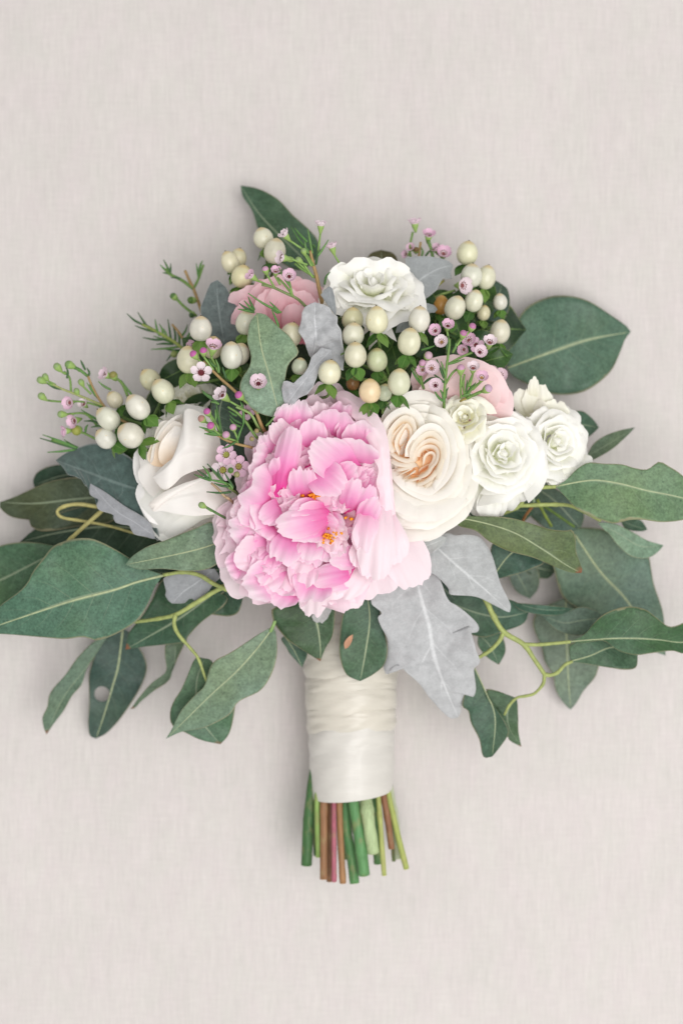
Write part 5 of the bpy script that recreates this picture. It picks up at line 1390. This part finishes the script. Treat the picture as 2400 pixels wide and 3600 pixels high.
# left middle sprig, in front of the grey green leaf
wax('wax flower sprig with open pink stars and buds left of the peony', (905, 1500, 640),
    [([(948, 1540, 540), (921, 1500, 690), (895, 1440, 720), (862, 1410, 730), (820, 1370, 735), (775, 1330, 735), (745, 1300, 735), (715, 1270, 735)], 6, 4, BRK),
     ([(940, 1535, 540), (907, 1500, 690), (880, 1455, 720), (830, 1430, 740)], 5, 4, (0.24, 0.36, 0.12)), ([(940, 1565, 560), (900, 1535, 690), (862, 1480, 710), (832, 1450, 725), (800, 1430, 730)], 5, 3.5, GST),
     ([(935, 1590, 560), (880, 1572, 695), (838, 1562, 720), (790, 1545, 735), (755, 1525, 740), (720, 1510, 740)], 5, 3.5, BRK), ([(790, 1545, 735), (765, 1500, 745), (745, 1465, 750), (735, 1455, 750)], 4, 3.5, GST), ([(836, 1560, 720), (830, 1530, 735), (820, 1515, 735)], 3.5, 3.5, GST),
     ([(845, 1790, 540), (806, 1755, 715), (790, 1745, 730), (765, 1718, 735), (742, 1698, 738)], 5, 4, (0.42, 0.30, 0.18)), ([(850, 1745, 540), (815, 1722, 715), (790, 1700, 735), (765, 1675, 740), (748, 1655, 745)], 4, 3, GST), ([(810, 1830, 540), (775, 1812, 715), (745, 1795, 730), (722, 1782, 735)], 4, 4, (0.10, 0.20, 0.06))],
    [(706, 1312, 760, 0.2, -0.3, 1, 40), (908, 1350, 770, 0.05, -0.45, 1, 42, (0.14, 0.02, 0.03), 0, (905, 1455, 720)), (785, 1392, 760, -0.6, -0.5, 0.7, 40, (0.25, 0.05, 0.05), 0, (880, 1452, 720)), (748, 1224, 740, 0.2, -0.7, 0.6, 40, (0.4, 0.2, 0.12), 1, (770, 1310, 735)),
     (797, 1600, 690, -0.2, -0.2, 1, 40, (0.35, 0.36, 0.08)), (785, 1652, 680, -0.1, 0.1, 1, 42, (0.40, 0.38, 0.08)), (838, 1640, 670, 0.2, 0, 1, 40, (0.35, 0.30, 0.08)), (866, 1448, 640, 0.1, 0, 1, 30)],
    [(683, 1248, 765, -0.5, -0.6, 0.7, 23, MAG, (745, 1300, 735)), (715, 1237, 770, 0.0, -0.7, 0.8, 22, MAG, (750, 1300, 735)), (843, 1392, 770, -0.5, -0.5, 0.8, 25, MAG, (895, 1440, 725)),
     (730, 1450, 770, -0.3, -0.5, 0.8, 22, MAG, (755, 1490, 745)), (711, 1474, 770, -0.5, -0.4, 0.8, 22, (0.55, 0.30, 0.25), (755, 1500, 745)), (743, 1499, 775, -0.3, -0.4, 0.9, 24, MAG, (775, 1530, 740)), (796, 1531, 770, -0.2, -0.4, 0.9, 23, PNK, (830, 1550, 725)), (820, 1504, 770, -0.1, -0.4, 0.9, 21, PNK, (836, 1545, 730)),
     (711, 1777, 745, -0.7, -0.4, 0.6, 19, GRN, (745, 1797, 730)), (811, 1654, 720, 0, -0.2, 1, 18, (0.12, 0.25, 0.06)), (832, 1668, 720, 0.1, 0, 1, 18, (0.40, 0.38, 0.18)), (902, 1515, 720, 0, -0.3, 1, 14, (0.42, 0.33, 0.16)), (885, 1543, 725, 0, -0.3, 1, 14, (0.42, 0.33, 0.16))],
    [((762, 1412, 745), (712, 1380, 755)), ((758, 1402, 745), (710, 1372, 755)), ((770, 1420, 740), (740, 1412, 745)), ((758, 1440, 740), (752, 1500, 745)), ((832, 1462, 730), (805, 1445, 745)), ((850, 1490, 720), (806, 1458, 740)), ((845, 1500, 715), (808, 1472, 735)), ((856, 1490, 725), (845, 1410, 730)), ((858, 1478, 720), (855, 1415, 725)), ((935, 1497, 720), (965, 1462, 740)),
     ((834, 1548, 735), (856, 1490, 750)), ((830, 1552, 735), (782, 1576, 745)), ((762, 1525, 745), (700, 1500, 755)), ((770, 1530, 742), (718, 1525, 750)), ((758, 1530, 742), (718, 1524, 735)), ((778, 1522, 745), (760, 1420, 750)),
     ((742, 1690, 745), (682, 1668, 755)), ((740, 1688, 745), (694, 1652, 755)), ((742, 1685, 745), (713, 1638, 755)), ((800, 1700, 735), (730, 1686, 750)), ((805, 1712, 735), (752, 1698, 750)), ((785, 1690, 742), (728, 1630, 755)), ((780, 1685, 742), (765, 1648, 755)), ((820, 1712, 735), (788, 1660, 755)), ((818, 1718, 735), (800, 1700, 745)), ((812, 1730, 730), (726, 1729, 745)), ((795, 1330, 735), (782, 1290, 745)), ((770, 1310, 735), (758, 1262, 745)), ((760, 1290, 735), (735, 1262, 745))])
# far left sprig
wax('far left wax flower sprig with green buds reaching over the bare cloth', (440, 1490, 430),
    [([(470, 1500, 420), (400, 1460, 430), (360, 1420, 440), (330, 1370, 445), (308, 1320, 445)], 5, 4, BRK), ([(360, 1425, 440), (290, 1395, 445), (220, 1368, 450), (185, 1350, 450)], 4.5, 3.5, (0.34, 0.38, 0.14)),
     ([(250, 1380, 445), (245, 1330, 450), (225, 1305, 450)], 4, 3.5, GST), ([(308, 1322, 445), (280, 1300, 450), (255, 1290, 450)], 5, 6, (0.10, 0.22, 0.05)), ([(360, 1430, 435), (290, 1412, 440), (220, 1412, 440), (170, 1408, 440)], 3.5, 3.5, GST),
     ([(345, 1500, 420), (300, 1455, 430), (240, 1455, 440)], 4, 3.5, GST), ([(340, 1545, 400), (300, 1525, 410), (270, 1515, 410)], 4, 4, GST), ([(450, 1395, 420), (430, 1350, 430), (405, 1325, 440)], 5, 4, GST), ([(290, 1580, 380), (250, 1568, 385), (180, 1545, 390)], 4, 3.5, GST)],
    [(374, 1318, 440, -0.6, -0.3, 0.5, 32, (0.3, 0.1, 0.1), 1), (246, 1415, 450, -0.3, 0.1, 0.7, 32, (0.3, 0.1, 0.1), 1), (296, 1422, 440, -0.3, -0.3, 0.6, 26, (0.3, 0.1, 0.1), 1), (264, 1478, 430, -0.5, 0.2, 0.6, 34, (0.3, 0.1, 0.1), 1), (234, 1515, 420, -0.8, 0.1, 0.3, 28, (0.3, 0.1, 0.1), 1)],
    [(145, 1337, 455, -0.8, -0.4, 0.4, 21, GRN, (190, 1355, 450)), (160, 1325, 450, -0.5, -0.8, 0.4, 18, GRN, (195, 1352, 450)), (203, 1291, 455, -0.6, -0.7, 0.4, 22, GRN, (230, 1315, 450)), (246, 1283, 455, -0.9, -0.4, 0.4, 24, (0.25, 0.40, 0.14), (280, 1305, 450)), (148, 1394, 445, -0.7, -0.6, 0.4, 21, GRN, (185, 1410, 440)), (218, 1456, 445, -0.9, 0, 0.4, 21, GRN, (260, 1455, 440)), (286, 1345, 450, -0.4, -0.8, 0.4, 18, GRN, (320, 1385, 445)), (270, 1376, 450, -0.3, -0.8, 0.4, 17, GRN, (300, 1400, 445)), (272, 1512, 420, -0.3, 0.2, 0.9, 30, (0.42, 0.45, 0.10)), (400, 1322, 445, -0.2, -0.5, 0.7, 24, (0.36, 0.34, 0.10))],
    [((300, 1300, 445), (283, 1265, 455)), ((312, 1320, 445), (305, 1292, 450)), ((235, 1330, 450), (232, 1290, 450)), ((220, 1368, 450), (165, 1348, 450)), ((340, 1395, 440), (305, 1345, 450)), ((345, 1400, 440), (315, 1350, 450)), ((390, 1370, 440), (345, 1340, 445)), ((465, 1390, 420), (425, 1335, 430)), ((350, 1480, 425), (285, 1440, 430)), ((350, 1488, 425), (295, 1480, 430)), ((360, 1500, 420), (320, 1502, 425)), ((300, 1520, 410), (310, 1492, 415)), ((270, 1575, 385), (150, 1528, 395)), ((272, 1578, 385), (140, 1540, 395)), ((276, 1574, 385), (225, 1545, 390)), ((265, 1580, 380), (166, 1590, 385)), ((345, 1425, 440), (375, 1440, 445))])
# upper left twigs
wax('blurred leafy wax flower twigs at the upper left edge of the head', (660, 1140, 300),
    [([(720, 1130, 300), (700, 1070, 280), (680, 1015, 270), (665, 985, 265), (650, 950, 262)], 6, 5, BRK), ([(680, 1015, 270), (640, 985, 260), (600, 965, 250), (582, 945, 248)], 6, 5, GST), ([(682, 1010, 270), (697, 980, 262), (715, 930, 255)], 5, 4, GST),
     ([(690, 1110, 290), (650, 1080, 270), (620, 1050, 260), (605, 1040, 258)], 5, 5, GST), ([(660, 1240, 330), (610, 1200, 300), (550, 1165, 280), (500, 1140, 270)], 6, 5, (0.26, 0.32, 0.08)), ([(660, 1220, 320), (630, 1170, 300), (605, 1140, 290)], 5, 4, BRK)],
    [(686, 1215, 520, -0.6, 0.2, 0.6, 34, (0.3, 0.1, 0.1), 1)],
    [(612, 1043, 258, -0.6, -0.5, 0.4, 20, (0.12, 0.24, 0.07)), (675, 1055, 290, -0.5, 0, 0.5, 22, (0.12, 0.24, 0.05)), (612, 1245, 300, 0, 0, 1, 20, (0.35, 0.42, 0.14)), (676, 1105, 290, -0.2, 0.4, 0.6, 18, (0.06, 0.14, 0.04))],
    [((600, 965, 250), (563, 930, 250)), ((605, 970, 250), (575, 912, 250)), ((598, 960, 250), (600, 925, 255)), ((610, 968, 250), (572, 958, 248)), ((698, 975, 262), (690, 925, 258)), ((700, 960, 260), (712, 915, 255)), ((640, 985, 260), (600, 975, 255))] +
    [((500 + k * 22, 1140 + k * 13, 270 + k * 4), (446 + k * 14 + (k % 2) * 24, 1102 + k * 21 - (k % 2) * 26, 262)) for k in range(8)] + [((560 + k * 14, 1180 + k * 8, 285), (545 + k * 15, 1122 + (k % 3) * 16, 275)) for k in range(6)] + [((620, 1230, 300), (585, 1270, 290)), ((640, 1240, 300), (600, 1225, 290)), ((650, 1200, 310), (680, 1150, 300)), ((630, 1190, 305), (660, 1140, 300)), ((610, 1210, 300), (550, 1210, 290))])
# right sprig in front of the pale pink rose
wax('wax flower sprig with many small pink cups right of centre', (1600, 1400, 640),
    [([(1564, 1490, 500), (1560, 1430, 650), (1562, 1370, 690), (1568, 1300, 700), (1578, 1220, 705), (1580, 1190, 705)], 5, 4, GST), ([(1575, 1280, 700), (1620, 1255, 705), (1660, 1238, 705)], 4, 3.5, GST), ([(1565, 1350, 695), (1590, 1310, 705), (1620, 1290, 705)], 4, 3.5, GST),
     ([(1640, 1400, 680), (1680, 1380, 700), (1712, 1368, 705)], 5, 4, GST), ([(1620, 1400, 680), (1618, 1350, 700), (1620, 1320, 705)], 3.5, 3.5, GST), ([(1630, 1395, 680), (1650, 1340, 700), (1660, 1318, 705)], 3.5, 3.5, GST), ([(1635, 1395, 680), (1665, 1360, 700), (1685, 1345, 705)], 3.5, 3.5, GST), ([(1632, 1395, 680), (1628, 1350, 700), (1632, 1315, 705)], 3.5, 3.5, GST),
     ([(1590, 1240, 700), (1610, 1200, 700), (1627, 1185, 700)], 4, 3.5, GST), ([(1495, 1385, 560), (1484, 1350, 690), (1470, 1320, 700), (1450, 1290, 705)], 5, 3, GST), ([(1484, 1350, 690), (1478, 1310, 705), (1478, 1290, 710)], 3.5, 3.5, GST), ([(1640, 1400, 675), (1618, 1410, 650), (1600, 1430, 560)], 4, 4, (0.42, 0.34, 0.10))],
    [(1530, 1163, 730, -0.2, -0.2, 1, 31, (0.20, 0.03, 0.05), 1), (1573, 1147, 730, 0.1, -0.55, 0.9, 31, (0.15, 0.02, 0.03), 1, (1580, 1215, 705)), (1552, 1203, 735, -0.2, -0.2, 1, 33, (0.35, 0.2, 0.08), 1), (1530, 1355, 735, 0, -0.1, 1, 34, (0.10, 0.01, 0.02), 1), (1516, 1295, 720, 0.1, -0.1, 1, 36, (0.3, 0.15, 0.1), 1), (1485, 1300, 710, -0.2, 0, 1, 30, (0.3, 0.15, 0.1), 1), (1662, 1296, 730, 0, -0.6, 0.8, 31, (0.35, 0.1, 0.08), 1, (1650, 1360, 690)), (1692, 1329, 730, 0.1, -0.5, 0.9, 31, (0.5, 0.3, 0.1), 1, (1660, 1370, 690)), (1685, 1238, 735, 0.2, -0.2, 1, 33, (0.12, 0.01, 0.02), 1),
     (1720, 1206, 690, 0.1, -0.6, 0.8, 34, (0.3, 0.1, 0.1), 1), (1648, 1197, 640, -0.2, -0.3, 1, 36, (0.3, 0.1, 0.1), 1), (1630, 1228, 650, -0.3, 0.2, 0.8, 28, (0.3, 0.1, 0.1), 1), (1758, 1320, 560, 0, -0.1, 1, 34, (0.25, 0.1, 0.1), 1), (1730, 1306, 560, -0.2, 0, 1, 30, (0.25, 0.1, 0.1), 1), (1672, 1215, 640, 0.2, -0.2, 1, 30)],
    [(1503, 1252, 725, 0.3, -0.3, 0.9, 26, (0.72, 0.50, 0.58)), (1484, 1278, 725, 0, -0.3, 0.9, 22, PNK), (1619, 1299, 735, 0, -0.8, 0.6, 25, PNK, (1622, 1360, 690)), (1711, 1368, 730, 0.5, -0.3, 0.7, 26, (0.72, 0.50, 0.64), (1650, 1392, 680)), (1627, 1176, 730, 0.2, -0.6, 0.7, 22, (0.62, 0.26, 0.46), (1605, 1215, 705)), (1658, 1151, 730, 0.3, -0.6, 0.7, 22, (0.62, 0.26, 0.46), (1610, 1205, 700))],
    [((1560, 1330, 700), (1534, 1262, 715)), ((1562, 1345, 700), (1518, 1310, 705)), ((1565, 1320, 700), (1550, 1270, 715)), ((1572, 1280, 700), (1632, 1262, 715)), ((1570, 1230, 705), (1576, 1180, 715)), ((1595, 1230, 700), (1602, 1205, 710)), ((1480, 1350, 690), (1444, 1292, 705)), ((1488, 1348, 690), (1530, 1325, 705)), ((1555, 1410, 680), (1525, 1370, 690)), ((1560, 1415, 680), (1540, 1362, 690)), ((1565, 1400, 680), (1575, 1362, 690)), ((1640, 1398, 680), (1700, 1375, 700)), ((1640, 1395, 680), (1672, 1345, 710)), ((1638, 1392, 680), (1642, 1336, 712)), ((1620, 1395, 680), (1655, 1385, 690)), ((1480, 1230, 700), (1527, 1215, 715)), ((1745, 1365, 560), (1785, 1352, 565))])
# top right sprig
wax('soft focus wax flower sprig standing behind the broad grey leaf', (1480, 930, 340),
    [([(1470, 960, 340), (1472, 900, 330), (1478, 850, 325)], 5, 4, BRK), ([(1455, 960, 340), (1440, 880, 330), (1450, 815, 325)], 4, 4, GST), ([(1530, 960, 340), (1518, 890, 330), (1505, 845, 325)], 5, 6, (0.14, 0.26, 0.07)), ([(1500, 1060, 400), (1550, 1035, 400), (1600, 1020, 400)], 5, 4, (0.24, 0.36, 0.10)), ([(1490, 1060, 400), (1520, 1020, 390), (1560, 985, 380)], 5, 4, (0.36, 0.34, 0.10))],
    [(1458, 788, 325, -0.1, -0.9, 0.3, 32, (0.3, 0.1, 0.1), 1), (1506, 830, 325, 0.1, -0.7, 0.6, 32, (0.3, 0.1, 0.1), 1), (1558, 893, 335, 0.1, -0.4, 0.8, 36, (0.3, 0.1, 0.1), 1), (1533, 878, 330, -0.4, -0.6, 0.5, 28, (0.3, 0.1, 0.1), 1), (1445, 872, 330, -0.3, -0.3, 0.8, 22, (0.3, 0.1, 0.1), 1), (1428, 893, 330, -0.6, 0, 0.6, 20, (0.3, 0.1, 0.1), 1), (1622, 1003, 470, 0.5, 0.1, 0.7, 42, (0.3, 0.1, 0.1), 1)],
    [(1462, 880, 330, 0, -0.4, 0.8, 18, (0.25, 0.16, 0.06))],
    [((1482, 900, 330), (1480, 868, 335)), ((1495, 900, 330), (1510, 880, 335))])
